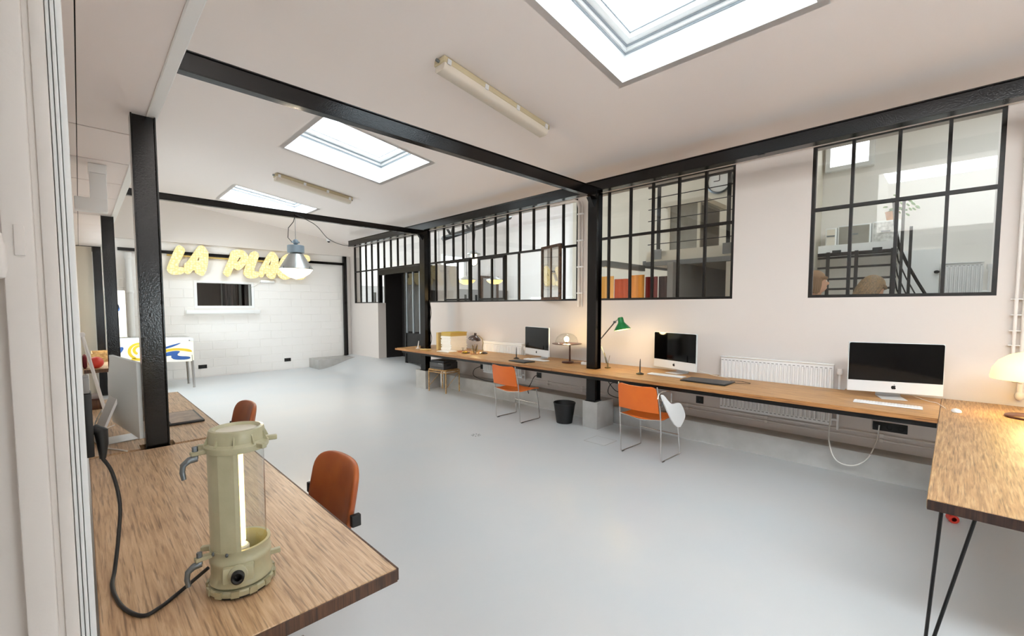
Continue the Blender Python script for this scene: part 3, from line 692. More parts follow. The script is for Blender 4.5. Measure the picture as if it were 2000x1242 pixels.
# people behind the right window
def remesh(bm_b, name, m, parent, vox=.014):
    o = bm_b.ob(name, m, parent, 0); md = o.modifiers.new('r', 'REMESH'); md.mode = 'VOXEL'; md.voxel_size = vox
    bpy.context.view_layer.update(); dg = bpy.context.evaluated_depsgraph_get(); me = bpy.data.meshes.new_from_object(o.evaluated_get(dg))
    o.modifiers.clear(); o.data = me
    if not me.materials: me.materials.append(m)
    me.shade_smooth()
    sm_ = o.modifiers.new('s', 'SMOOTH'); sm_.iterations = 4; sm_.factor = .5
    return o
def person(name, label, loc, rz, hair, cloth, h=1.7, nod=0):
    o = thing(name, label, 'person', loc, rz); k = h/1.7
    b = B(); Vv = lambda *p: Vector(p)*k
    HT = Matrix.Translation(Vv(0, .0, 1.47)) @ Matrix.Rotation(nod, 4, 'X') @ Matrix.Translation(-Vv(0, 0, 1.47))
    b.ell(Vv(0, .01, 1.595), .075*k, .095*k, .105*k, 20, 14, HT)
    b.ell(Vv(0, .035, 1.53), .058*k, .065*k, .06*k, 16, 10, HT)                        # jaw
    b.ell(Vv(0, .108, 1.575), .013*k, .02*k, .022*k, 8, 6, HT)                          # nose
    for s in (-1, 1): b.ell(Vv(s*.078, 0, 1.585), .012*k, .022*k, .03*k, 8, 6, HT)      # ears
    b.ell(Vv(0, .098, 1.528), .024*k, .012*k, .009*k, 8, 6, HT)                         # lips
    b.tube([Vv(0, -.01, 1.36), Vv(0, 0, 1.52)], [.06*k, .055*k], 12)
    b.ell(Vv(0, -.01, 1.22), .16*k, .105*k, .2*k); b.ell(Vv(0, -.01, 1.36), .18*k, .075*k, .06*k)
    b.ell(Vv(0, 0, 1.0), .14*k, .1*k, .18*k); b.ell(Vv(0, -.01, .88), .16*k, .115*k, .13*k)
    for s in (-1, 1):
        b.tube([Vv(s*.17, -.01, 1.36), Vv(s*.21, -.02, 1.08), Vv(s*.2, .06, .85)], [.052*k, .042*k, .03*k], 10)
        b.ell(Vv(s*.2, .075, .80), .022*k, .035*k, .045*k, 10, 8)
        for f in range(4): b.tube([Vv(s*.2+(f-1.5)*.003, .06+f*.016, .77), Vv(s*.197, .068+f*.016, .73), Vv(s*.19, .07+f*.014, .70)], [.008*k, .008*k, .007*k], 6)
        b.tube([Vv(s*.19, .095, .81), Vv(s*.175, .115, .77), Vv(s*.17, .115, .74)], .009*k, 6)
        b.tube([Vv(s*.08, 0, .86), Vv(s*.09, .01, .48), Vv(s*.09, -.01, .06)], [.085*k, .058*k, .04*k], 12)
        b.ell(Vv(s*.09, .06, .035), .042*k, .12*k, .035*k, 12, 8)
    remesh(b, 'body', M['skin'], o, .012)
    for s in (-1, 1):
        B().ell(HT @ Vv(s*.03, .092, 1.602), .011*k, .008*k, .008*k, 8, 6).ob('eye', M['frame'], o)
    b = B(); b.ell(Vv(0, -.015, 1.63), .093*k, .108*k, .098*k, 24, 16, HT)
    for j in range(30):
        a = PI*.12+PI*1.76*j/29 + PI/2
        p = Vv(.088*math.cos(a), -.012+.10*math.sin(a), 1.63); q_ = Vv(.088*math.cos(a), -.020+.098*math.sin(a), 1.485-.03*random.random()-.03*max(0, -math.sin(a)))
        if math.sin(a) > .55: q_ = Vv(.085*math.cos(a), .1*math.sin(a), 1.65)
        b.tube([HT @ p, HT @ ((p+q_)/2*1.0 + Vector((.006*math.cos(a), .006*math.sin(a), 0))), HT @ q_], [.022*k, .021*k, .010*k], 6)
    b.ob('hair', hair, o, 60)
    b = B()
    b.lathe([(.075*k, 1.425*k), (.12*k, 1.41*k), (.195*k, 1.36*k), (.2*k, 1.2*k), (.175*k, 1.0*k), (.185*k, .85*k)], n=24, T=Matrix.Diagonal((1, .68, 1, 1)))
    for s in (-1, 1): b.tube([Vv(s*.165, -.01, 1.375), Vv(s*.21, -.02, 1.08), Vv(s*.203, .045, .89)], [.066*k, .056*k, .044*k], 12)
    b.ob('jacket', cloth, o, 60)
    b = B()
    for s in (-1, 1): b.tube([Vv(s*.08, 0, .90), Vv(s*.09, .01, .48), Vv(s*.09, -.01, .08)], [.105*k, .075*k, .06*k], 12)
    b.ob('trousers', M['shirt'], o, 60)
person('person', 'person with tousled light brown hair bent forward behind the right window', (6.22, .70, .23), R(-148), M['hair_b'], M['shirt'], 1.725, -.5)
person('person', 'person with sandy hair and olive jacket at the left edge of the right window', (6.32, 1.19, .23), R(-165), M['hair_d'], M['jacket'], 1.80)

# ------------------------------------------------------------------ desks
def board(name, poly, holes, ztop, th, m, me_, parent, off):
    P = [(x-off[0], y-off[1]) for x, y in poly]; H_ = [[(x-off[0], y-off[1]) for x, y in hh] for hh in holes]
    o = outline(name, [P]+H_, th/2-.002, 0, m, parent, 30, (0, 0, ztop-th/2-off[2]))
    return o
dk = thing('wall_desk', 'long honey brown worktop desk running the length of the windowed wall', 'desk', (4.97, 4.0, 0))
OFF = (4.97, 4.0, 0)
rect = lambda x0, x1, y0, y1: [(x0, y0), (x1, y0), (x1, y1), (x0, y1)]
DZ, TH = .80, .036
board('board', [(4.46, .055), (5.46, .055), (5.46, .74), (5.362, .74), (5.362, 1.97), (5.46, 1.97), (5.46, 3.748), (4.46, 3.748)], [rect(4.79, 4.94, 3.29, 3.45)], DZ, TH, M['woodR'], None, dk, OFF)
board('board', [(4.46, 3.752), (5.45, 3.752), (5.45, 5.12), (5.362, 5.12), (5.362, 6.28), (5.45, 6.28), (5.45, 7.93), (5.0, 7.93), (4.50, 7.84)], [rect(4.79, 4.94, 7.27, 7.46)], DZ, TH, M['woodR'], None, dk, OFF)
B().box(-.516, -.5105, -3.945, -.25, DZ-TH, DZ-.001).ob('edge_strip', M['edgeR'], dk, 0)
B().box(-.516, -.5105, -.246, 3.83, DZ-TH, DZ-.001).ob('edge_strip', M['edgeR'], dk, 0)
B().box(-.49, -.44, -3.94, 3.62, .722, DZ-TH).ob('steel_rail', M['black_s'], dk, 0)
for yy in (-3.5, -1.7, -.25, .9, 2.6, 3.2):
    B().box(-.44, .515, yy-.02, yy+.02, .73, DZ-TH-.001).ob('bracket', M['black_s'], dk, 0)
# right desk
rd = thing('side_desk', 'brown grained desk on black hairpin legs at the right edge', 'desk', (4.0, -.4, 0))
B().bbox(-1.45, 1.48, -.5, .452, DZ-.044, DZ, .003, 1).ob('board', M['woodX'], rd)
B().box(-1.456, -1.4505, -.498, .450, DZ-.044, DZ-.002).ob('edge_strip', M['edgeD'], rd, 0)
def hairpin(parent, x, y, sx, sy, h):
    b = B(); r = .0065
    for (ax, ay) in ((0, 0), (.10*sx, 0), (0, .10*sy)):
        b.tube([(x+ax, y+ay, h), (x-.035*sx, y-.035*sy, .012), (x-.035*sx, y-.035*sy, .003)], [r, r, r], 8)
    b.bbox(min(x, x+.11*sx), max(x, x+.11*sx), min(y, y+.11*sy), max(y, y+.11*sy), h, h+.004, .001, 1)
    return b.ob('hairpin_leg', M['black_s'], parent)
hairpin(rd, -1.405, .405, 1, -1, DZ-.048); hairpin(rd, -1.405, -.46, 1, 1, DZ-.048); hairpin(rd, 1.2, -.46, -1, 1, DZ-.048)
# left desks
ld_ = thing('aisle_desk', 'brown grained desk in the foreground carrying the cream lantern', 'desk', (.34, 2.2, 0))
B().bbox(-.336, .337, -1.0, 1.042, DZ-.04, DZ, .003, 1).ob('board', M['woodY'], ld_)
B().box(-.334, .335, -1.006, -1.0005, DZ-.04, DZ-.002).ob('edge_strip', M['edge'], ld_, 0)
B().box(.3375, .343, -1.0, 1.042, DZ-.04, DZ-.002).ob('edge_strip', M['edge'], ld_, 0)
hairpin(ld_, .0, .2, -1, 1, DZ-.044); hairpin(ld_, -.28, .2, 1, 1, DZ-.044); hairpin(ld_, -.28, 1.0, 1, -1, DZ-.044); hairpin(ld_, .28, 1.0, -1, -1, DZ-.044)
l2 = thing('aisle_desk', 'brown desk behind the black post carrying the silver computer', 'desk', (.33, 4.3, 0))
outline('board', [[(-.327, -1.01), (-.11, -1.01), (-.11, -.92), (.05, -.92), (.05, -1.01), (.33, -1.01), (.31, .97), (-.327, .97)]], .018, 0, M['woodY'], l2, 30, (0, 0, DZ-.02))
B().prism([(.331, -1.01), (.336, -1.01), (.316, .97), (.311, .97)], DZ-.038, DZ-.002, lambda u, v, d: Vector((u, v, d))).ob('edge_strip', M['edge'], l2, 0)
hairpin(l2, .27, .9, -1, -1, DZ-.044); hairpin(l2, -.27, .9, 1, -1, DZ-.044); hairpin(l2, -.27, -.8, 1, 1, DZ-.044); hairpin(l2, .27, -.25, -1, 1, DZ-.044)
l3 = thing('trestle_desk', 'farthest brown desk of the aisle on white trestle legs', 'desk', (.17, 9.0, 0))
B().bbox(-.165, .18, -1.08, -.001, DZ-.05, DZ, .004, 1).ob('board', M['woodY'], l3); B().bbox(-.165, .18, .001, 1.55, DZ-.05, DZ, .004, 1).ob('board', M['woodY'], l3)
B().box(-.16, .175, -1.086, -1.0805, DZ-.05, DZ-.002).ob('edge_strip', M['edge'], l3, 0)
for yy in (-.85, 1.3):
    for sx in (-.13, .15): B().tube([(sx, yy, DZ-.05), (sx, yy-.12, 0)], .016, 8).ob('trestle_leg', M['white_pl'], l3); B().tube([(sx, yy, DZ-.05), (sx, yy+.12, 0)], .016, 8).ob('trestle_leg', M['white_pl'], l3)

# ------------------------------------------------------------------ computers
APPLE = [(0, .36), (.14, .44), (.34, .42), (.46, .30), (.36, .16), (.35, 0), (.44, -.15), (.5, -.2), (.42, -.38), (.28, -.52), (.13, -.5), (0, -.46), (-.13, -.5), (-.28, -.52), (-.42, -.34), (-.5, -.08), (-.48, .18), (-.36, .36), (-.16, .43)]
LEAF = [(.02, .5), (.03, .66), (.12, .76), (.2, .78), (.19, .64), (.12, .54)]
def imac(loc, rz, label):
    o = thing('desktop_computer', label, 'computer', loc, rz); w, z0, z1, t = .33, .055, .50, .0
    b = B()                                       # shell: thin rim, bulging back (front faces -Y)
    n, mm = 16, 12
    def back(u, v):
        x = -w+2*w*u; z = z0+(z1-z0)*v; a = max(0, 1-(abs(u-.5)*2)**2.6)*max(0, 1-(abs(v-.5)*2)**2.6)
        return Vector((x, .012+.05*a, z))
    g = [[b.bm.verts.new(back(i/n, j/mm)) for j in range(mm+1)] for i in range(n+1)]
    f_ = [[b.bm.verts.new((-w+2*w*i/n, -.008, z0+(z1-z0)*j/mm)) for j in range(mm+1)] for i in range(n+1)]
    for i in range(n):
        for j in range(mm):
            b.bm.faces.new((g[i][j], g[i+1][j], g[i+1][j+1], g[i][j+1])); b.bm.faces.new((f_[i][j], f_[i][j+1], f_[i+1][j+1], f_[i+1][j]))
    for i in range(n):
        b.bm.faces.new((g[i][0], f_[i][0], f_[i+1][0], g[i+1][0])); b.bm.faces.new((g[i][mm], g[i+1][mm], f_[i+1][mm], f_[i][mm]))
    for j in range(mm):
        b.bm.faces.new((g[0][j], g[0][j+1], f_[0][j+1], f_[0][j])); b.bm.faces.new((g[n][j], f_[n][j], f_[n][j+1], g[n][j+1]))
    b.ob('shell', M['alu_back'], o, 40)
    B().box(-w, w, -.0095, -.0085, z0, z0+.098).ob('chin', M['alu'], o, 0)
    rr = .012; zc0 = z0+.10
    poly = [(-w+.004, zc0), (w-.004, zc0)] + [(w-.004-rr+rr*math.sin(a), z1-.004-rr+rr*math.cos(a)) for a in (PI/2, PI/4, 0)] + [(-w+.004+rr-rr*math.sin(a), z1-.004-rr+rr*math.cos(a)) for a in (0, PI/4, PI/2)]
    B().prism(poly, -.011, -.0085, lambda u, v, d: Vector((u, d, v))).ob('screen', M['screen'], o, 0)
    s = .034; outline('emblem', [chaikin([(x*s, y*s) for x, y in APPLE]), [(x*s, y*s) for x, y in LEAF]], .0006, 0, M['black_s'], o, 0, (0, -.0105, z0+.05), (PI/2, 0, 0))
    b = B(); hw = .09
    prof = [(.035, .30), (.14, .03), (.145, .012), (.13, .004), (-.05, .004), (-.055, 0), (.14, 0), (.153, .008), (.152, .03), (.045, .31)]
    b.prism(prof, -hw, hw, lambda u, v, d: Vector((d, u, v)))
    b.ob('stand', M['alu'], o, 30)
    B().box(-.04, .04, .0585, .06, .25, .256).ob('vent', M['frame_grey'], o, 0)
    return o
imac((5.13, .36, DZ), R(-72), 'large black-screened silver computer nearest the right corner of the wall desk')
imac((5.20, 2.41, DZ), R(-108), 'silver desktop computer on the wall desk beside the green lamp')
imac((5.13, 4.63, DZ), R(-104), 'farthest silver desktop computer, beside the glass dome lamp')
imac((.185, 3.62, DZ), R(98), 'silver desktop computer seen from behind on the left desk')
cable('computer_cable', [(.08, 3.42, .803), (.10, 3.38, .803), (.13, 3.33, .803), (.16, 3.27, .803)], .004, M['white_c'], 'white cable lying on the left desk near the black post')
cable('computer_cable', [(.07, 3.58, 1.0), (.04, 3.7, .9), (.05, 3.9, .81), (.14, 4.05, .804)], .003, M['white_c'], 'thin white cable drooping behind the silver computer on the left desk')
cable('computer_cable', [(5.28, .33, .86), (5.22, .15, .806), (5.16, .08, .804), (5.05, .05, .804), (4.92, .02, .804)], .0025, M['white_c'], 'thin white cable trailing from the nearest computer to the mouse')
cable('computer_cable', [(5.2, 2.1, .86), (5.25, 1.95, .82), (5.3, 1.85, .804), (5.25, 1.78, .804)], .003, M['white_c'], 'thin white cable behind the middle computer on the wall desk')
def keyboard(loc, rz, label, L=.44, wd=.115):
    o = thing('keyboard', label, 'keyboard', loc, rz)
    B().bbox(-L/2, L/2, -wd/2, wd/2, 0, .009, .003).ob('case', M['alu'], o)
    b = B(); n = int(L/.0205)
    for i in range(n):
        for j in range(5):
            x = -L/2+.008+i*(L-.016)/n; y = -wd/2+.008+j*(wd-.016)/5
            b.box(x, x+.016, y, y+.0165, .009, .0125)
    k = b.ob('keys', M['white_pl'], o, 0); k['kind'] = 'stuff'
    return o
keyboard((4.78, .37, DZ), R(-87), 'white keyboard in front of the nearest wall computer')
keyboard((4.95, 2.39, DZ), R(-90), 'white keyboard in front of the middle computer beside the big tablet')
keyboard((4.97, 4.50, DZ), R(-90), 'white keyboard below the farthest computer')
ms = thing('mouse', 'white oval mouse at the corner where the desks meet', 'mouse', (4.83, -.04, DZ), R(15))
B().lathe([(0, .0), (.9, 0), (1, .25), (.85, .7), (.5, .95), (0, 1)], n=24, T=Matrix.Diagonal((.05, .03, .026, 1))).ob('body', M['white_pl'], ms, 60)
B().ell((.015, 0, .0255), .005, .005, .003, 8, 6).ob('scroll_ball', M['alu'], ms)
def tablet(loc, rz, lx, ly, label):
    o = thing('graphics_tablet', label, 'tablet', loc, rz)
    B().bbox(-lx/2, lx/2, -ly/2, ly/2, 0, .012, .003).ob('case', M['rubber'], o)
    B().box(-lx/2+.03, lx/2-.02, -ly/2+.02, ly/2-.02, .012, .013).ob('pad', mat('dark_pad', (58, 58, 60), .5), o, 0)
    return o
tablet((4.87, 1.88, DZ), R(-90), .48, .30, 'large black drawing tablet by the middle computer')
tablet((4.69, 4.54, DZ), R(-96), .36, .22, 'smaller black drawing tablet on the desk in front of the farthest computer')
cable('tablet_cable', [(4.95, 1.62, .806), (5.05, 1.50, .804), (5.12, 1.60, .804), (5.1, 1.72, .804)], .0025, M['rubber'], 'thin looped cable at the edge of the big tablet')
def penstand(loc, label):
    o = thing('pen_stand', label, 'pen stand', loc)
    B().lathe([(0, 0), (.045, 0), (.047, .006), (.025, .014), (.014, .02), (0, .02)], n=20).ob('foot', M['rubber'], o)
    B().tube([(0, 0, .018), (0, 0, .05), (0, 0, .15), (.002, 0, .185)], [.006, .008, .0065, .003], 10).ob('pen', M['rubber'], o)
penstand((4.85, 2.68, DZ), 'black pen upright in its stand beside the middle computer')
penstand((4.91, 4.87, DZ), 'black pen upright in its stand beside the farthest computer')
bk = thing('portfolio', 'dark flat portfolio with sketched cover on the left desk by the post', 'portfolio', (.505, 3.97, DZ))
B().bbox(-.10, .105, -.21, .21, 0, .014, .003).ob('cover', M['rubber'], bk)
B().box(-.085, .09, -.19, .19, .014, .0155).ob('print', mat('sketch_print', (150, 124, 106), .3, noise=(14, (110, 88, 78))), bk, 0)
sb = thing('stand_arm', 'slim white slanted stand arm on the left desk behind the silver computer', 'stand', (.11, 4.62, DZ))
B().box(-.02, .02, -.09, .09, 0, .01).ob('foot', M['white_pl'], sb, 0)
B().tube([(0, 0, .01), (-.05, 0, .3), (-.102, 0, .60)], .011, 8).ob('arm', M['white_pl'], sb)
B().cyl((-.104, -.02, .61), (-.104, .02, .61), .018).ob('hinge', M['white_pl'], sb)
db = thing('storage_box', 'dark brown wooden box at the far end of the left desk', 'box', (.05, 4.95, DZ))
B().bbox(-.045, .05, -.15, .15, 0, .075, .004).ob('body', M['edge'], db); B().bbox(-.05, .055, -.155, .155, .075, .088, .003).ob('lid', M['brown_wd'], db)
rb = tag(B().ell((.13, 8.02, DZ+.078), .078, .078, .078).ob('red_ball', M['red']), 'round red ball on the front of the farthest left desk', 'ball')
o = tag(B().bbox(.0, .045, 8.05, 8.4, DZ, DZ+.17, .03, 3).ob('folded_cloth', M['maroon']), 'maroon folded cloth bundle beside the red ball', 'cloth')
o = thing('wooden_crate', 'pale wooden crate on the farthest left desk behind the red ball', 'crate', (.2, 9.2, DZ))
for zz in (0, .07): 
    for sx in (-.1, .09): B().box(sx, sx+.012, -.3, .3, zz+.005, zz+.06).ob('slat', M['bamboo'], o, 0)
    for sy in (-.312, .3): B().box(-.1, .102, sy, sy+.012, zz+.005, zz+.06).ob('slat', M['bamboo'], o, 0)
B().box(-.088, .09, -.3, .3, 0, .008).ob('base', M['bamboo'], o, 0)

# ------------------------------------------------------------------ cream industrial lantern
ln = thing('lantern', 'cream enamelled industrial lantern with glass tube on the foreground desk', 'lamp', (.311, 1.453, DZ)); ln.scale = (.84, .84, .97)
A0, A1, A2 = R(-104), R(128), R(212)
PC = lambda r, a: (r*math.cos(a), r*math.sin(a))          # opening on the right side
B().lathe([(0, 0), (.086, 0), (.094, .004), (.094, .010), (0, .010)], n=40).ob('rubber_foot', M['rubber'], ln)
b = B().lathe([(.05, .010), (.098, .010), (.101, .014), (.101, .024), (.096, .028), (.05, .028)], n=48)
b.ob('base_flange', M['cream_met'], ln)
for k in range(12):
    a = k*PI/6+.1
    B().box(-.012, .012, -.003, .004, .011, .030, Matrix.Rotation(a, 4, 'Z') @ Matrix.Translation((0, .1005, 0))).ob('flange_lug', M['cream_dk'], ln, 0)
B().lathe([(.05, .031), (.090, .031), (.095, .036), (.095, .044), (.090, .052), (.090, .092), (.093, .096), (.093, .108), (.090, .112), (.090, .130), (.092, .134), (.092, .140), (.082, .140), (.080, .05), (0, .045)], n=48).ob('lower_housing', M['cream_met'], ln)
B().lathe([(.0885, .14), (.0885, .425), (.0835, .425), (.0835, .14), (.0885, .14)], n=40, a0=A1, a1=A2).ob('shield', M['cream_met'], ln, 30)
B().prism([PC(.0895, A2), PC(.092, R(220)), PC(.0925, R(250)), PC(.0905, A0+2*PI), PC(.0855, A0+2*PI), PC(.0855, A2)], .14, .425, lambda u, v, d: Vector((u, v, d))).ob('flat_panel', M['cream_met'], ln, 10)
for a in (A0, A1): B().box(.083, .0905, -.004, .004, .14, .425, Matrix.Rotation(a, 4, 'Z')).ob('shield_edge', M['cream_met'], ln, 0)
B().lathe([(.080, .05), (.080, .425)], n=48).ob('glass_tube', glass('thick_lamp_glass', (.95, .97, .96), .09, .02, 1.0), ln)
B().lathe([(0, .046), (.026, .046), (.026, .12), (.022, .125), (0, .125)], n=20).ob('lamp_holder', M['frame'], ln)
B().lathe([(0, .125), (.012, .127), (.016, .14), (.016, .41), (.012, .422), (0, .425)], n=16).ob('lamp_tube', M['tube_lit'], ln)
B().lathe([(.078, .425), (.094, .425), (.096, .429), (.096, .442), (.092, .446), (.085, .45), (.084, .478), (.081, .486), (.072, .488), (.066, .484), (.062, .478)], n=48).ob('cap', M['cream_met'], ln)
B().lathe([(0, .4795), (.065, .4795), (.065, .4765), (0, .4765)], n=32).ob('lens', mat('cloudy_lens', (222, 218, 202), .08), ln)
for k in range(10):
    a = k*2*PI/10
    B().prism([(.084, .447), (.098, .447), (.084, .475)], -.002, .002, lambda u, v, d: Matrix.Rotation(a, 4, 'Z') @ Vector((u, d, v))).ob('fin', M['cream_met'], ln, 0)
for a, zz in ((R(150), .432), (R(-12), .44), (R(-62), .438), (R(150), .125), (R(-10), .075)):
    T = Matrix.Rotation(a, 4, 'Z')
    B().bbox(.085, .122, -.009, .009, zz-.006, zz+.008, .002, 1, T).ob('lug', M['cream_met'], ln)
for zz in (.432, .125):
    a = R(185); T = Matrix.Rotation(a, 4, 'Z')
    br = B().bbox(.085, .135, -.012, .012, zz-.005, zz+.006, .002, 1, T).ob('bracket', M['cream_dk'], ln)
    B().tube([T @ Vector((.122, 0, zz+.02)), T @ Vector((.122, 0, zz-.016))], .0085, 6).ob('bolt', M['steel'], br)
    B().tube([T @ Vector(p) for p in ((.118, 0, zz-.013), (.14, 0, zz-.016), (.155, 0, zz-.026), (.158, 0, zz-.045), (.155, .004, zz-.066))], [.011, .010, .009, .008, .007], 10).ob('hook', M['steel'], br)
a = R(-108); T = Matrix.Rotation(a, 4, 'Z') @ Matrix.Translation((.09, 0, .078)) @ Matrix.Rotation(PI/2, 4, 'Y')
sk = B().bbox(-.024, .024, -.045, .045, -.012, .012, .006, 2, T).lathe([(.018, 0), (.028, .006), (.028, .02), (.018, .024)], n=24, T=T).ob('gland_boss', M['cream_met'], ln)
B().lathe([(.010, .012), (.010, .032), (.0145, .036), (.019, .034), (.020, .020), (.018, .012)], n=24, T=T).ob('gland', M['rubber'], sk)
B().lathe([(0, .016), (.010, .016)], n=16, T=T).ob('gland_hole', M['rubber'], sk)
for a in (R(-128), R(-160)): B().ell((.0925*math.cos(a), .0925*math.sin(a), .135), .005, .005, .006, 8, 6).ob('screw', M['steel'], ln)
cable('power_cable', [(.034, 1.90, 1.135), (.055, 1.90, 1.08), (.068, 1.88, .98), (.058, 1.84, .88), (.045, 1.78, .815), (.036, 1.69, .806), (.05, 1.56, .806), (.085, 1.475, .806), (.125, 1.485, .806), (.165, 1.52, .806), (.205, 1.535, .82), (.24, 1.52, .85)], .0052, M['rubber'], 'black power cord curling over the foreground desk to the lantern')
pg = thing('wall_socket', 'black socket box with a plugged-in black plug on the left wall', 'socket', (0.0, 1.92, 1.25))
B().bbox(-.003, .016, -.045, .045, -.10, .10, .003).ob('box', M['rubber'], pg)
B().bbox(-.003, .012, -.045, .045, .102, .15, .003).ob('cover', M['greybeam'], pg)
B().tube([(.016, 0, -.02), (.034, -.01, -.03), (.036, -.015, -.07), (.034, -.02, -.115)], [.017, .018, .014, .008], 12).ob('plug', M['rubber'], pg)

# ------------------------------------------------------------------ chairs
def rod(b, pts, r=.0065, n=8): b.tube(pts, r, n)
def gf_chair(loc, rz, label):
    o = thing('rod_chair', label, 'chair', loc, rz)            # sitter faces +Y
    for s in (-1, 1):
        x = s*.243
        B().tube([(x*.94, -.10, .80), (x, -.055, .55), (x, -.04, .44), (x, -.02, .10), (x, -.015, .02), (x, 0, .0065), (x, .03, .0065), (x, .38, .0065), (x*.99, .40, .012), (x*.985, .395, .04), (x*.95, .36, .30), (x*.93, .335, .435)], .0065, 8).ob('side_frame', M['chrome'], o)
        B().bbox(x-.008, x+.008, .0, .05, 0, .009, .002, 1).ob('glide', M['rubber'], o)
    B().tube([(-.235, .365, .22), (0, .372, .215), (.235, .365, .22)], .0055, 8).ob('stretcher', M['chrome'], o)
    B().tube([(-.243, -.045, .45), (-.15, -.035, .435), (0, -.02, .412), (.15, -.035, .435), (.243, -.045, .45)], .006, 8).ob('seat_rail', M['chrome'], o)
    def seat(u, v):
        x = -.232+.464*u; y = -.03+.43*v; c = (u-.5)*2
        z = .428 + .018*c*c + .015*v - .03*max(0, v-.85)/.15*.5 + .01*max(0, .15-v)/.15
        return Vector((x*(1-.06*v), y, z))
    B().grid(seat, 14, 12, .012).ob('seat', M['orange'], o, 60)
    def back(u, v):
        c = (u-.5)*2; hw = .236*(1-.05*v)
        topc = .245 - .022*(1-c*c)*0 ; z = .525 + .28*v - (.014*(1-abs(c)**2) if v > .9 else 0)*((v-.9)/.1 if v > .9 else 0)
        if v > .8: z -= .03*max(0, abs(c)-.86)/.14*((v-.8)/.2)
        return Vector((hw*c, -.062-.045*v + -.028*(1-c*c), z))
    B().grid(back, 18, 10, .010).ob('backrest', M['orange'], o, 60)
    return o
gf_chair((4.31, 4.43, 0), R(-90), 'orange chrome-framed chair beside the black waste bin')
c2 = gf_chair((4.26, 2.325, 0), R(-92), 'orange chrome-framed chair with a white folded writing tablet')
TB = [(4.104, .724), (4.145, .748), (4.281, .633), (4.349, .612), (4.481, .612), (4.538, .575), (4.599, .486), (4.603, .42), (4.417, .309)]
tp = chaikin([(x-4.26, z) for x, z in TB], 2)
B().prism(tp, .30, .314, lambda u, v, d: Vector((d+(.55-v)*.06, u, v))).ob('writing_tablet', M['frame'], c2, 30)
B().tube([(.285, -.19, .70), (.285, -.16, .75), (.285, -.11, .765), (.285, .06, .745), (.285, .09, .72), (.285, .10, .60), (.27, .10, .46)], .006, 8).ob('tablet_arm', M['chrome'], c2)
B().tube([(.262, -.06, .60), (.29, -.10, .66)], .009, 8).ob('tablet_pivot', M['steel'], c2)
def office_chair(loc, rz, label):
    o = thing('office_chair', label, 'chair', loc, rz)          # sitter faces +Y
    def pad(u, v):
        c = (u-.5)*2; d = (v-.5)*2; e = (abs(c)**4+abs(d)**4)**.25
        k = e/max(abs(c), abs(d), 1e-6) if e > 0 else 1
        sx, sz = c/k if k else c, d/k if k else d
        return sx, sz
    b = B(); t = bmesh.new(); bmesh.ops.create_uvsphere(t, u_segments=36, v_segments=20, radius=1)
    for v in t.verts:
        p = v.co; sg = lambda q, e: math.copysign(abs(q)**e, q)
        x, y, z = sg(p.x, .5), sg(p.y, .6), sg(p.z, .5)
        v.co = Vector((x*.225, -.25+y*.022-.05*(1-x*x)-.03*z, .77+z*.155))
    b.merge(t); b.ob('backrest', M['tan'], o, 70)
    b = B(); t = bmesh.new(); bmesh.ops.create_uvsphere(t, u_segments=36, v_segments=20, radius=1)
    for v in t.verts:
        p = v.co; sg = lambda q, e: math.copysign(abs(q)**e, q)
        v.co = Vector((sg(p.x, .5)*.23, sg(p.y, .5)*.22, .44+sg(p.z, .6)*.03))
    b.merge(t); b.ob('seat', M['tan'], o, 70)
    for s in (-1, 1):
        B().tube([(s*.18, -.272, .70), (s*.245, -.262, .715)], .009, 8).ob('back_support', M['chrome'], o)
        B().bbox(s*.245-.012, s*.245+.012, -.275, -.235, .70, .75, .004).ob('bracket', M['rubber'], o)
    B().tube([(0, 0, .41), (0, 0, .26), (0, 0, .255), (0, 0, .07)], [.026, .026, .018, .018], 14).ob('pedestal', M['chrome'], o)
    for k in range(5):
        a = k*2*PI/5+.3; c, s_ = math.cos(a), math.sin(a)
        g_ = B().tube([(.02*c, .02*s_, .10), (.18*c, .18*s_, .075)], [.016, .011], 8).ob('base_arm', M['chrome'], o)
        B().tube([(.18*c-.014*s_, .18*s_+.014*c, .027), (.18*c+.014*s_, .18*s_-.014*c, .027)], .027, 14).cyl((.18*c, .18*s_, .03), (.18*c, .18*s_, .075), .007, n=6).ob('caster', M['rubber'], g_)
    B().tube([(0, -.05, .415), (0, -.22, .42), (0, -.26, .47), (0, -.275, .66)], .013, 8).ob('spine', M['chrome'], o)
    return o
office_chair((.535, 1.98, 0), R(90), 'tan leather chair tucked under the foreground desk right of the lantern')
office_chair((.545, 3.60, .0), R(90), 'tan leather chair tucked under the left desk behind the lantern top')

# ------------------------------------------------------------------ lamps
# pendant on the second beam
pd = thing('pendant_lamp', 'large grey industrial pendant lamp hanging in front of the lit letters', 'lamp', (2.45, 7.30, 2.058))
B().lathe([(0, 0), (.10, .025), (.19, .085), (.235, .145), (.238, .152), (0, .152)], n=40).ob('diffuser', M['glow'], pd, 50)
B().lathe([(.240, .148), (.243, .156), (.105, .385), (.085, .392), (.08, .405), (.1, .41)], n=40).ob('shade', M['lampalu'], pd)
B().lathe([(0, .405), (.118, .405), (.122, .41), (.122, .515), (.118, .52), (0, .522)], n=36).ob('gear_housing', M['lampgrey'], pd)
B().lathe([(.05, .36), (.06, .405)], n=20).ob('collar', M['steel'], pd)
B().ell((0, 0, .575), .042, .042, .045, 18, 12).bbox(-.06, .06, -.012, .012, .56, .585, .005).ob('junction_box', M['lampgrey'], pd)
for k in range(12):
    B().tube([(0, .003*((-1)**k), .615+k*.0278), (0, -.003*((-1)**k), .615+(k+1)*.0278)], .0035, 5).ob('chain_link', M['steel'], pd)
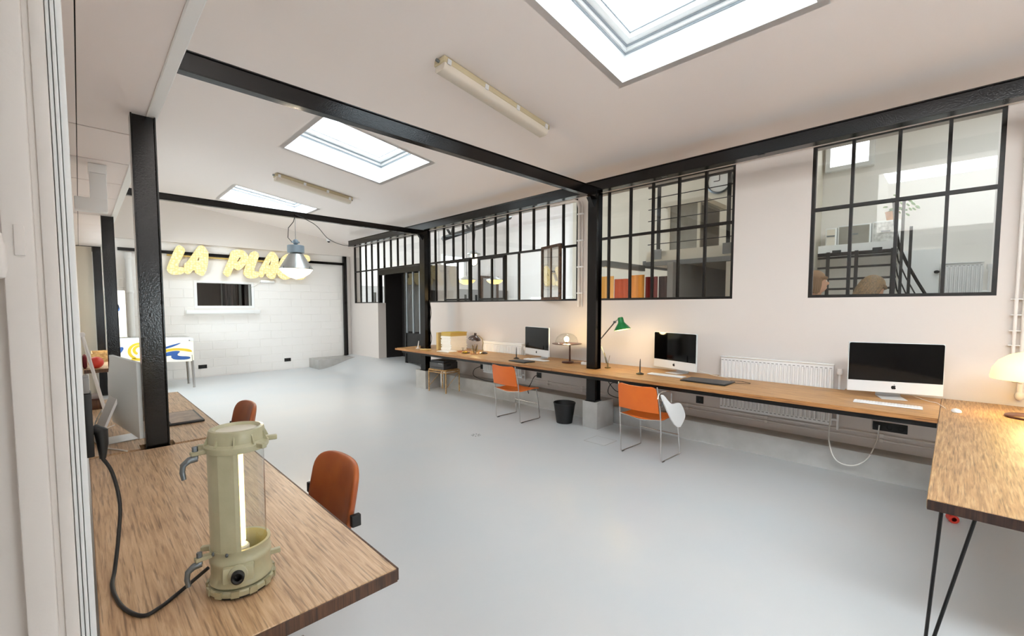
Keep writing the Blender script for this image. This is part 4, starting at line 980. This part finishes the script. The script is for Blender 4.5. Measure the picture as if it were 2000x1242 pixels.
for k in range(4):
    a = k*PI/2+.5
    B().tube([(.235*math.cos(a), .235*math.sin(a), .16), (.262*math.cos(a), .262*math.sin(a), .15), (.25*math.cos(a), .25*math.sin(a), .185)], .006, 6).ob('clip', M['steel'], pd)
B().tube([(-.045, 0, .56), (-.11, 0, .63), (-.10, 0, .78), (-.03, -.02, .88), (-.02, -.045, .95)], .0055, 8).ob('power_lead', M['rubber'], pd)
bulb((0, 0, -.03), 45, (1, .80, .56), .02, 'pendant_light', pd)
cable('sagging_wire', [(2.44, 7.252, 3.05), (2.60, 7.255, 2.995), (2.9, 7.6, 2.97), (3.5, 8.6, 2.93), (4.2, 9.6, 2.99), (4.82, 10.35, 3.10)], .006, M['rubber'], 'black wire sagging from the pendant beam to the window beam')
# fluorescent battens on the ceiling
def batten(x0, x1, y, label):
    xm = (x0+x1)/2; L = (x1-x0)/2/math.cos(TILT)
    o = thing('batten_light', label, 'light', (xm, y, ceil_z(xm)-.006)); o.rotation_euler = (0, TILT, 0)
    B().bbox(-L, L, -.075, .075, -.05, .002, .006).ob('housing', M['fix_body'], o)
    prof = [(-.07, -.05), (-.066, -.09), (-.045, -.112), (.045, -.112), (.066, -.09), (.07, -.05)]
    B().prism(prof, -L+.015, L-.015, lambda u, v, d: Vector((d, u, v))).ob('diffuser', M['fix_diff'], o, 50)
    for k in (-.92, -.3, .3, .92):
        for s in (-1, 1): B().box(k*L-.02, k*L+.02, s*.079-.005, s*.079+.005, -.06, -.015).ob('clip', M['alu'], o, 0)
    for s in (-1, 1): B().cyl((s*(L-.005), 0, -.03), (s*(L+.03), 0, -.03), .014).ob('gland', M['steel'], o)
batten(2.335, 3.74, 3.27, 'long beige batten light between the nearest skylight and the cross beam')
batten(2.36, 3.64, 7.90, 'farther beige batten light on the ceiling beyond the second skylight')
# mushroom lamp at the right edge
ml = thing('dome_lamp', 'glowing cream dome lamp on the side desk at the right edge', 'lamp', (4.93, -.41, DZ))
B().lathe([(0, 0), (.115, 0), (.12, .006), (.12, .014), (.112, .02), (0, .022)], n=36).ob('base', M['brown_wd'], ml)
B().cyl((0, 0, .02), (0, 0, .34), .016, .012).ob('stem', M['cream'], ml)
B().lathe([(.205, .285), (.207, .30), (.197, .36), (.165, .42), (.11, .465), (.05, .487), (0, .49)], n=40).ob('dome', M['dome_lit'], ml, 60)
B().cyl((0, 0, .34), (0, 0, .40), .02).ob('bulb', M['bulb'], ml)
bulb((0, 0, .26), 4.5, (1, .74, .34), .06, 'dome_light', ml)
# glass dome lamp near the post
gl = thing('glass_dome_lamp', 'brown lamp with a clear glass dome beside the farthest computer', 'lamp', (5.07, 3.965, DZ))
B().lathe([(0, 0), (.088, 0), (.09, .012), (.08, .024), (0, .026)], n=30).ob('base', M['brown_wd'], gl)
B().cyl((-.0, -.035, .024), (-.0, -.035, .27), .014, .012).ob('stem', M['brown_wd'], gl)
B().lathe([(0, .27), (.215, .276), (.22, .281), (.21, .285), (0, .281)], (0, .02, 0), 40).ob('tray', M['brown_wd'], gl)
B().lathe([(.168, .285), (.166, .32), (.145, .375), (.1, .415), (.05, .432), (0, .436)], (0, .025, 0), 36).ob('glass_dome', M['clear'], gl, 60)
B().cyl((0, .025, .283), (0, .025, .31), .018).ob('lamp_holder', M['brass'], gl)
B().ell((0, .025, .345), .036, .036, .042).ob('bulb', M['bulb'], gl)
bulb((0, .025, .345), 21, (1, .70, .34), .046, 'glass_dome_light', gl)
# green anglepoise on the post
ga = thing('green_desk_lamp', 'green spring-arm desk lamp clamped beside the black post', 'lamp', (5.02, 3.25, DZ))
B().bbox(-.03, .03, -.03, .03, 0, .012, .003).cyl((0, 0, .01), (0, 0, .07), .012).ob('clamp', M['brass'], ga)
for dx in (-.009, .009):
    B().tube([(dx, 0, .07), (dx, .14, .34)], .0045, 6).ob('lower_arm', M['steel'], ga)
    B().tube([(dx, .13, .37), (dx, -.10, .62)], .0045, 6).ob('upper_arm', M['steel'], ga)
B().tube([(0, .02, .06), (0, .06, .2)], .008, 8).tube([(0, -.01, .08), (0, -.03, .17)], .003, 6).ob('spring', M['brass'], ga)
B().cyl((-.015, .138, .355), (.015, .138, .355), .016).ob('elbow', M['steel'], ga)
B().cyl((-.018, -.10, .62), (.018, -.10, .62), .014).ob('head_joint', M['steel'], ga)
HT = Matrix.Translation((0, -.215, .52)) @ Matrix.Rotation(R(-12), 4, 'X')
B().lathe([(.108, 0), (.112, .004), (.05, .085), (.04, .10), (.036, .155), (.03, .165), (0, .167)], n=30, T=HT).ob('shade', M['green'], ga)
B().lathe([(.105, .003), (.047, .084)], n=30, T=HT).lathe([(0, .03), (.09, .028)], n=24, T=HT).ob('lit_inside', M['shade_in'], ga)
B().tube([HT @ Vector((0, .03, .13)), Vector((0, -.14, .65)), Vector((0, -.10, .62))], .006, 8).ob('neck', M['steel'], ga)
bulb((0, -.225, .49), 4.5, (1, .76, .40), .05, 'green_lamp_light', ga)
# brown task lamp
bl = thing('brown_desk_lamp', 'dark brown gooseneck lamp with a bell shade at the far end of the desk', 'lamp', (5.02, 5.80, DZ))
B().lathe([(0, 0), (.075, 0), (.08, .01), (.05, .03), (0, .036)], n=26).ob('base', M['brown_en'], bl)
B().tube([(0, 0, .03), (0, .02, .10), (0, .0, .19), (0, .03, .26), (0, .11, .305), (0, .17, .31)], .007, 8).ob('neck', M['brass'], bl)
HT = Matrix.Translation((-.02, .215, .235)) @ Matrix.Rotation(R(14), 4, 'X')
B().lathe([(.108, 0), (.112, .004), (.10, .035), (.06, .065), (.03, .075), (.024, .08), (.024, .12), (0, .123)], n=30, T=HT).ob('shade', M['brown_en'], bl)
B().lathe([(.106, .003), (.09, .035), (0, .06)], n=24, T=HT).ob('lit_inside', M['shade_in'], bl)
bulb((0, .215, .20), 1.6, (1, .72, .36), .04, 'brown_lamp_light', bl)

# ------------------------------------------------------------------ lit letters on the back wall
LET = {
'L': [[(1.575, 2.95), (1.629, 2.968), (1.717, 2.88), (1.677, 2.764), (1.544, 2.477), (1.667, 2.494), (1.692, 2.433), (1.662, 2.341), (1.488, 2.314), (1.412, 2.355), (1.373, 2.432), (1.428, 2.593), (1.529, 2.866)]],
'A': [[(1.967, 2.988), (2.044, 3.005), (2.11, 2.901), (2.143, 2.839), (2.104, 2.494), (2.036, 2.324), (1.975, 2.321), (1.871, 2.389), (1.888, 2.435), (1.835, 2.441), (1.78, 2.347), (1.706, 2.353), (1.679, 2.414), (1.692, 2.577), (1.737, 2.598), (1.935, 2.94)], [(1.975, 2.779), (1.963, 2.65), (1.91, 2.646)]],
'P': [[(2.582, 2.924), (2.717, 2.975), (2.836, 2.966), (2.944, 2.839), (2.932, 2.721), (2.788, 2.517), (2.702, 2.482), (2.645, 2.537), (2.611, 2.525), (2.529, 2.301), (2.41, 2.39), (2.437, 2.477), (2.562, 2.789)], [(2.754, 2.804), (2.797, 2.798), (2.734, 2.687), (2.683, 2.674)]],
'L2': [[(2.972, 2.89), (3.026, 2.944), (3.097, 2.97), (3.175, 2.888), (3.126, 2.735), (3.029, 2.472), (3.145, 2.478), (3.165, 2.38), (3.095, 2.317), (2.919, 2.299), (2.827, 2.402), (2.847, 2.501), (2.914, 2.7)]],
'A2': [[(3.404, 2.967), (3.498, 2.995), (3.579, 2.89), (3.614, 2.791), (3.536, 2.378), (3.45, 2.292), (3.314, 2.387), (3.333, 2.429), (3.279, 2.446), (3.24, 2.344), (3.176, 2.341), (3.163, 2.479), (3.192, 2.561)], [(3.455, 2.82), (3.422, 2.636), (3.358, 2.641)]],
'C': [[(3.742, 2.924), (3.9, 2.989), (3.956, 2.9), (3.874, 2.79), (3.795, 2.743), (3.732, 2.553), (3.788, 2.494), (3.906, 2.521), (3.943, 2.419), (3.803, 2.308), (3.668, 2.322), (3.575, 2.421), (3.569, 2.523), (3.642, 2.773)]],
'E': [[(4.118, 2.955), (4.343, 2.984), (4.381, 2.827), (4.297, 2.799), (4.154, 2.81), (4.122, 2.723), (4.254, 2.732), (4.23, 2.603), (4.088, 2.595), (4.065, 2.488), (4.269, 2.499), (4.235, 2.369), (4.141, 2.322), (3.98, 2.326), (3.953, 2.419), (4.009, 2.653)]]}
sg = thing('letter_sign', 'big glowing yellow LA PLACE letters fixed on the white back wall', 'sign', (2.9, 12.0, 2.3))
for i, (k, polys) in enumerate(LET.items()):
    ps = [chaikin([(x-2.9, z-2.3) for x, z in p], 1) for p in polys]
    lt = outline('letter', ps, .022, .004, M['sign'], sg, 40, (0, .0-.002*(i % 2), 0), (PI/2, 0, 0))
    outline('letter_back', ps, .012, .003, M['sign_side'], lt, 40, (0, 0, -.038))
B().box(-1.5, 1.35, .062, .115, .43, .46).ob('mounting_rail', M['sign_side'], sg, 0)
bt = tag(B().bbox(3.2, 3.52, 12.05, 12.12, 2.22, 2.28, .006).ob('ballast_box', M['frame']), 'white transformer box under the lit letters', 'box')
cable('sign_cable', [(3.16, 12.0, 2.36), (3.17, 12.05, 2.25), (3.12, 12.09, 2.16), (3.02, 12.1, 2.10), (2.98, 12.1, 2.09)], .006, M['white_c'], 'thin cable curling down from the lit letters to the back window')
dt = thing('dome_camera', 'small white dome camera on the ceiling near the back corner', 'camera', (4.87, 11.98, ceil_z(4.87)))
B().lathe([(0, .005), (.06, .005), (.06, -.04), (.05, -.06), (.035, -.06)], n=20).ob('housing', M['frame'], dt)
B().lathe([(.035, -.06), (.03, -.085), (0, -.098)], n=16).ob('lens_dome', M['rubber'], dt)
def outlet(loc, axis, w, h, label, n=1):
    o = thing('power_outlet', label, 'outlet', loc, 0 if axis == 'y' else R(-90))      # front faces -Y
    B().bbox(-w/2, w/2, -.012, 0, -h/2, h/2, .003).ob('plate', M['rubber'], o)
    for k in range(n):
        x = (k-(n-1)/2)*w/n
        B().lathe([(.0, -.0), (.018, 0), (.021, .003), (.021, .0)], n=16, T=Matrix.Translation((x, -.0135, 0)) @ Matrix.Rotation(PI/2, 4, 'X')).ob('socket', M['bin'], o)
    return o
outlet((1.965, Y-.008, .245), 'y', .165, .085, 'black double outlet on the back wall by the pinball table legs', 2)
outlet((3.79, Y-.008, .25), 'y', .155, .085, 'black double outlet on the back wall beside the grey step', 2)
outlet((5.499, .395, .462), 'x', .255, .085, 'long black triple outlet under the desk near the right corner', 3)
outlet((5.499, 2.207, .455), 'x', .09, .09, 'square black outlet behind the chair with the writing tablet', 1)
outlet((5.499, 4.91, .465), 'x', .10, .09, 'square black outlet under the desk beyond the bin', 1)
outlet((5.499, 6.39, .465), 'x', .075, .09, 'small black outlet by the far radiator', 1)
cable('loop_cable', [(5.47, .47, .475), (5.42, .48, .34), (5.22, .52, .2), (5.15, .62, .12), (5.15, .75, .14), (5.2, .82, .3), (5.3, .83, .55), (5.42, .82, .72), (5.44, .80, .755)], .0055, M['white_c'], 'white cable hanging in a loop under the desk by the triple outlet')
cable('outlet_cable', [(5.48, 4.91, .465), (5.42, 4.95, .44), (5.36, 4.98, .32), (5.33, 4.99, .275), (5.2, 4.9, .272), (5.12, 4.8, .22)], .006, M['rubber'], 'black cable dropping from the square outlet beyond the bin')
cable('outlet_cable', [(5.47, 6.40, .47), (5.36, 6.45, .42), (5.28, 6.38, .32), (5.26, 6.1, .272), (5.25, 5.7, .272), (5.24, 5.3, .272)], .006, M['rubber'], 'dark cable curving along the kerb below the far radiator')
cable('post_wires', [(4.97, 3.24, .735), (4.97, 3.2, .62), (5.02, 3.1, .5), (5.1, 3.02, .55), (5.06, 3.2, .6), (5.0, 3.22, .46), (5.1, 3.05, .40), (5.3, 2.8, .40), (5.44, 2.75, .46)], .005, M['rubber'], 'tangle of dark wires under the desk beside the black post')
# heating pipes along the wall
for zz, k in ((.378, 'upper'), (.328, 'lower')):
    b = B().cyl((5.475, -.5, zz), (5.475, 3.2, zz), .009, n=8)
    for yy in (.45, 1.45, 2.35): b.box(5.462, 5.5, yy-.015, yy+.015, zz-.014, zz+.014)
    tag(b.ob('heating_pipe', M['wall']), k + ' white heating pipe along the wall below the nearest desk part', 'pipe')
    b = B().cyl((5.475, 3.55, zz), (5.475, 5.15, zz), .009, n=8)
    for yy in (4.0, 4.7): b.box(5.462, 5.5, yy-.015, yy+.015, zz-.014, zz+.014)
    tag(b.ob('heating_pipe', M['wall']), k + ' white heating pipe along the wall behind the waste bin', 'pipe')
# trunking between the windows
tk = thing('cable_trunking', 'white cable trunking running down between two window groups', 'trunking', (5.485, 4.06, 1.62))
B().tube([(0, .03, 0), (0, .03, 1.5), (0, .055, 1.60), (0, .12, 1.63), (0, .6, 1.635)], .022, 10).ob('conduit', M['wall'], tk)
B().tube([(0, -.03, 0), (0, -.03, 1.52), (0, -.01, 1.60)], .010, 8).ob('conduit', M['wall'], tk)
for zz in (.2, .6, 1.0, 1.4): B().box(-.02, .015, -.045, .055, zz, zz+.02).ob('clip', M['frame'], tk, 0)
vp = thing('wall_pipe', 'white vertical pipes with a valve on the wall at the right edge', 'pipe', (5.46, -.40, DZ))
B().tube([(0, 0, .06), (0, 0, 2.3)], .018, 10).ob('pipe', M['wall'], vp); B().tube([(0, .05, .3), (0, .05, 2.3)], .012, 10).ob('pipe', M['wall'], vp)
B().tube([(0, .045, .21), (-.01, 0, .21), (0, -.05, .21)], .012, 8).ell((-.02, 0, .21), .022, .02, .02, 10, 8).ob('valve', M['frame'], vp)
B().ell((0, 0, .09), .026, .028, .04, 12, 8).ob('trap', M['wall'], vp)
for zz in (.5, .62, .75, .88): B().box(-.01, .03, -.05, .08, zz, zz+.006).ob('clip', M['frame'], vp, 0)
# white duct elbow under the soffit
de = thing('duct_elbow', 'white square duct elbow under the left soffit beside the post', 'duct', (.14, 4.7, 2.71))
B().bbox(-.052, .055, -.055, .055, -.07, 0, .006).ob('collar', M['frame'], de)
B().bbox(-.047, .05, -.05, .05, -.27, -.07, .008).bbox(-.135, .05, -.05, .05, -.36, -.26, .008).ob('elbow', M['frame'], de)
# white downpipe on the back wall
dp = thing('downpipe', 'white downpipe on the back wall behind the pinball backbox', 'pipe', (.76, 12.04, 0))
B().cyl((0, 0, 0), (0, 0, 2.74), .055, n=18).ob('pipe', M['frame'], dp)
for zz in (.9, 1.9, 2.6): B().lathe([(.06, 0), (.066, .01), (.066, .05), (.06, .06)], (0, 0, zz), 18).ob('collar', M['frame'], dp)

# ------------------------------------------------------------------ things on the wall desk, far end
sk = thing('paper_stack', 'tall stack of white paper folders topped with yellowed ones at the far desk end', 'paper', (5.1, 6.72, DZ))
z = 0
for k in range(20):
    hh = .018 if k < 15 else .015
    dx, dy = random.uniform(-.012, .012), random.uniform(-.012, .012)
    B().box(-.22+dx, .16+dx, -.16+dy, .14+dy, z, z+hh-.001).ob('folder', M['paper'] if k < 15 else (M['mustard'] if k % 2 else M['card']), sk, 0); z += hh
o = tag(B().box(4.84, 5.2, 6.90, 6.96, DZ, DZ+.33).ob('card_folder', M['card'], None, 0), 'upright tan cardboard box file left of the paper stack', 'folder')
o = thing('paper_sheets', 'few white sheets lying in front of the tall paper stack', 'paper', (4.74, 6.50, DZ), R(8))
for k in range(3): B().box(-.10, .11, -.15, .15, k*.006, k*.006+.005, Matrix.Rotation(k*.06, 4, 'Z')).ob('sheet', M['paper'], o, 0)
o = thing('small_dish', 'small dark dish with yellow bits on the far end of the desk', 'dish', (4.86, 6.08, DZ))
B().lathe([(0, 0), (.06, 0), (.085, .014), (.08, .014), (.058, .005), (0, .005)], n=24).ob('plate', M['brown_en'], o)
for k in range(5): B().ell((random.uniform(-.04, .04), random.uniform(-.04, .04), .018), .014, .012, .013, 8, 6).ob('lemon_piece', M['yellow'], o)
o = thing('wooden_tray', 'small reddish wooden tray with scissors beside the dish', 'tray', (4.94, 6.27, DZ))
B().bbox(-.07, .07, -.06, .06, 0, .012, .003).ob('tray', M['tan'], o)
for s in (-1, 1): B().tube([(0, s*.02, .012), (0, -s*.004, .06)], .004, 6).lathe([(.012, -.003), (.016, 0), (.012, .003), (.008, 0), (.012, -.003)], (0, s*.018, .07), 12, ).ob('scissor_blade', M['steel'], o)
o = thing('pencil_holder', 'clear pot crammed with pencils beside the brown lamp', 'pot', (4.88, 5.86, DZ))
B().lathe([(0, 0), (.06, 0), (.062, .095), (.058, .095), (.056, .006), (0, .006)], n=20).ob('pot', M['clear'], o)
B().lathe([(0, -.0), (.075, 0), (.075, .004), (0, .0045)], n=20).ob('saucer', M['tan'], o)
for k in range(11):
    a = k*.9; rr = .035
    B().cyl((rr*math.cos(a)*.6, rr*math.sin(a)*.6, .01), (rr*1.4*math.cos(a), rr*1.4*math.sin(a), .14+.03*random.random()), .005, .004, 6).ob('pencil', [M['bamboo'], M['brown_wd'], M['mustard'], M['printer']][k % 4], o)
o = thing('phone_charger', 'slim white charger stand at the far end of the desk by the post', 'charger', (4.72, 7.42, DZ))
B().bbox(-.03, .03, -.03, .03, 0, .012, .004).ob('foot', M['white_pl'], o); B().tube([(0, 0, .01), (.01, -.02, .15)], [.012, .006], 8).ob('stem', M['white_pl'], o)
tag(B().bbox(4.62, 4.74, 6.98, 7.2, DZ, DZ+.014, .004).ob('notepad', M['card']), 'small tan notepad on the front edge of the far desk end', 'notepad')
ps = thing('power_strip', 'white power strip on the desk left of the black post', 'power strip', (5.08, 3.60, DZ), R(-82))
B().bbox(-.11, .11, -.03, .03, 0, .04, .005).ob('case', M['white_pl'], ps)
for k in (-.06, 0, .06): B().lathe([(0, .0405), (.019, .0405)], (k, 0, 0), 14).ob('socket', M['greybeam'], ps)
cable('strip_cable', [(5.1, 3.55, .845), (5.08, 3.52, .88), (5.04, 3.5, .9), (4.99, 3.47, .86), (4.97, 3.46, .80)], .004, M['rubber'], 'black lead arching from the power strip to the post')
cable('lamp_cable', [(5.08, 3.87, .806), (5.16, 3.80, .804), (5.14, 3.73, .804), (5.09, 3.71, .82)], .004, M['brown_wd'], 'brown lead from the glass dome lamp to the power strip')

# ------------------------------------------------------------------ stool, printer, bin, pinball
so = thing('bamboo_stool', 'low bamboo stool table under the far end of the wall desk', 'stool', (4.94, 6.86, 0), R(6))
lx, ly, H = .17, .24, .43
for sx in (-1, 1):
    for sy in (-1, 1): B().cyl((sx*lx, sy*ly, 0), (sx*lx, sy*ly, H), .012, n=8).ob('leg', M['bamboo'], so)
for zz in (H-.05, H-.015):
    for sx in (-1, 1): B().cyl((sx*lx, -ly, zz), (sx*lx, ly, zz), .009, n=6).ob('rail', M['bamboo'], so)
    for sy in (-1, 1): B().cyl((-lx, sy*ly, zz), (lx, sy*ly, zz), .009, n=6).ob('rail', M['bamboo'], so)
for k in range(9): B().cyl((-lx+.04*k+.01, -ly, H), (-lx+.04*k+.01, ly, H), .011, n=6).ob('slat', M['bamboo'], so)
B().cyl((-lx, -ly, .1), (lx, -ly, H-.06), .006, n=6).ob('brace', M['bamboo'], so); B().cyl((-lx, ly, .1), (lx, ly, H-.06), .006, n=6).ob('brace', M['bamboo'], so)
pr = thing('printer', 'charcoal laser printer on the bamboo stool', 'printer', (4.94, 6.87, .442), R(6))
B().bbox(-.18, .18, -.20, .20, 0, .13, .01).ob('body', M['printer'], pr); B().bbox(-.17, .17, -.19, .19, .13, .165, .012).ob('lid', mat('printer_top', (54, 52, 52), .5), pr)
B().box(-.184, -.18, -.15, .15, .03, .036).ob('tray_slot', M['bin'], pr, 0); B().box(-.184, -.18, -.17, -.05, .10, .12).ob('button_panel', M['greybeam'], pr, 0)
B().box(-.10, .0, -.204, -.2, .06, .10).ob('side_handle', M['bin'], pr, 0)
bn = thing('waste_bin', 'black tapered waste bin on the floor left of the grey plinth', 'bin', (4.79, 3.80, 0))
B().lathe([(0, .004), (.10, .004), (.104, 0), (.110, .0), (.150, .268), (.155, .272), (.155, .280), (.147, .281), (.105, .012), (0, .012)], n=36).ob('bucket', M['bin'], bn)
B().lathe([(.150, .276), (.156, .28), (.152, .286), (.147, .28)], n=36).ob('rim', M['bin'], bn)
dn = thing('drain_cover', 'small round drain cover set in the grey floor', 'drain', (3.50, 4.19, .0))
B().lathe([(0, .001), (.075, .001), (.08, .002), (.085, .001)], n=30).ob('plate', M['floor'], dn)
for k in range(8):
    a = k*PI/4
    B().box(.03, .062, -.006, .006, .0018, .0032, Matrix.Rotation(a, 4, 'Z')).ob('slot', M['greybeam'], dn, 0)
ht = thing('floor_hatch', 'square painted floor hatch in front of the grey plinth', 'hatch', (4.43, 2.96, 0))
B().bbox(-.13, .13, -.14, .14, -.002, .002, .001, 1).ob('lid', M['floor'], ht)
for s in (-1, 1): B().box(s*.135-.004, s*.135+.004, -.145, .145, -.001, .001).ob('joint', M['kerb'], ht, 0); B().box(-.13, .13, s*.145-.004, s*.145+.004, -.001, .001).ob('joint', M['kerb'], ht, 0)
rc = thing('tape_reel', 'small red and white reel on the floor below the side desk', 'reel', (4.62, -.05, 0.03), R(20))
TX = Matrix.Rotation(PI/2, 4, 'Y')
B().lathe([(.015, -.03), (.03, -.03), (.03, .03), (.015, .03)], n=18, T=TX).ob('reel', M['red'], rc)
B().lathe([(.02, .031), (.03, .031), (.03, .045), (.02, .045)], n=18, T=TX).ob('hub', M['white_pl'], rc)
pb = thing('pinball_table', 'white pinball table with blue and yellow swirls on chrome legs', 'pinball table', (.95, 10.72, 0))
side = [(-.60, .60), (.60, .53), (.65, .56), (.65, .98), (.60, 1.01), (-.60, 1.05)]
B().prism(side, 0, .68, lambda u, v, d: Vector((u, d, v))).ob('cabinet', M['cream_pr'], pb, 0)
B().prism([(-.60, .985), (.655, .935), (.655, .985), (.60, 1.015), (-.60, 1.056)], -.006, .0, lambda u, v, d: Vector((u, d, v))).ob('side_rail', M['alu'], pb, 0)
B().prism([(-.59, 1.05), (.6, 1.012), (.6, 1.018), (-.59, 1.058)], .02, .66, lambda u, v, d: Vector((u, d, v))).ob('top_glass', M['clear'], pb, 0)
for sx, hx in ((.62, .60), (-.55, .64)):
    for sy in (.02, .64): B().tube([(sx, sy, .66), (sx+(.02 if sx > 0 else -.02), sy, .02), (sx+(.02 if sx > 0 else -.02), sy, 0)], [.026, .022, .026], 4).ob('leg', M['chrome'], pb, 20)
B().bbox(-.61, -.34, .0, .68, 1.06, 1.92, .01).ob('backbox', M['cream_pr'], pb)
def decal(pts, m, par, y=-.004, n=2):
    B().prism(chaikin(pts, n), y, y+.003, lambda u, v, d: Vector((u, d, v))).ob('decal', m, par, 0)
decal([(.18, .84), (.42, .91), (.46, .905), (.3, .83), (.1, .78)], M['blue'], pb)
decal([(.1, .76), (.3, .82), (.55, .79), (.62, .75), (.62, .71), (.45, .76), (.3, .77), (.12, .71)], M['yellow'], pb)
decal([(.12, .70), (.3, .76), (.45, .75), (.38, .69), (.4, .65), (.60, .63), (.58, .57), (.34, .58), (.28, .63), (.3, .68), (.1, .64)], M['blue'], pb)
decal([(.42, .70), (.5, .725), (.58, .70), (.56, .66), (.46, .655)], M['cream_pr'], pb, -.0055)
for r0, sh in ((.17, 0), (.10, .02)):
    pts = [(-.18+r0*math.cos(t), .79+sh+r0*.95*math.sin(t)) for t in [k*PI/8 for k in range(-2, 12)]]
    pts += [(-.18+(r0-.045)*math.cos(t), .79+sh+(r0-.04)*.95*math.sin(t)) for t in [k*PI/8 for k in range(11, -3, -1)]]
    decal(pts, M['yellow'], pb, -.004, 1)
decal([(-.3, .68), (-.1, .64), (.08, .69), (.1, .66), (-.05, .60), (-.3, .62)], M['yellow'], pb)
decal([(-.58, .72), (-.45, .90), (-.38, .86), (-.5, .70)], M['blue'], pb)
for k in range(4):
    t0 = .4+k*.35
    decal([(-.52+.11*math.cos(t0+a), 1.45+.30*math.sin(t0+a)-.07*k) for a in (0, .4, .8, 1.2)] + [(-.52+.07*math.cos(t0+a), 1.43+.25*math.sin(t0+a)-.07*k) for a in (1.2, .8, .4, 0)], M['blue'], pb, -.004, 1)
decal([(-.63, 1.58), (-.5, 1.72), (-.43, 1.66), (-.44, 1.55), (-.52, 1.6)], M['blue'], pb)
B().cyl((.585, -.012, .95), (.585, 0, .95), .012, n=10).ob('bolt', M['steel'], pb)
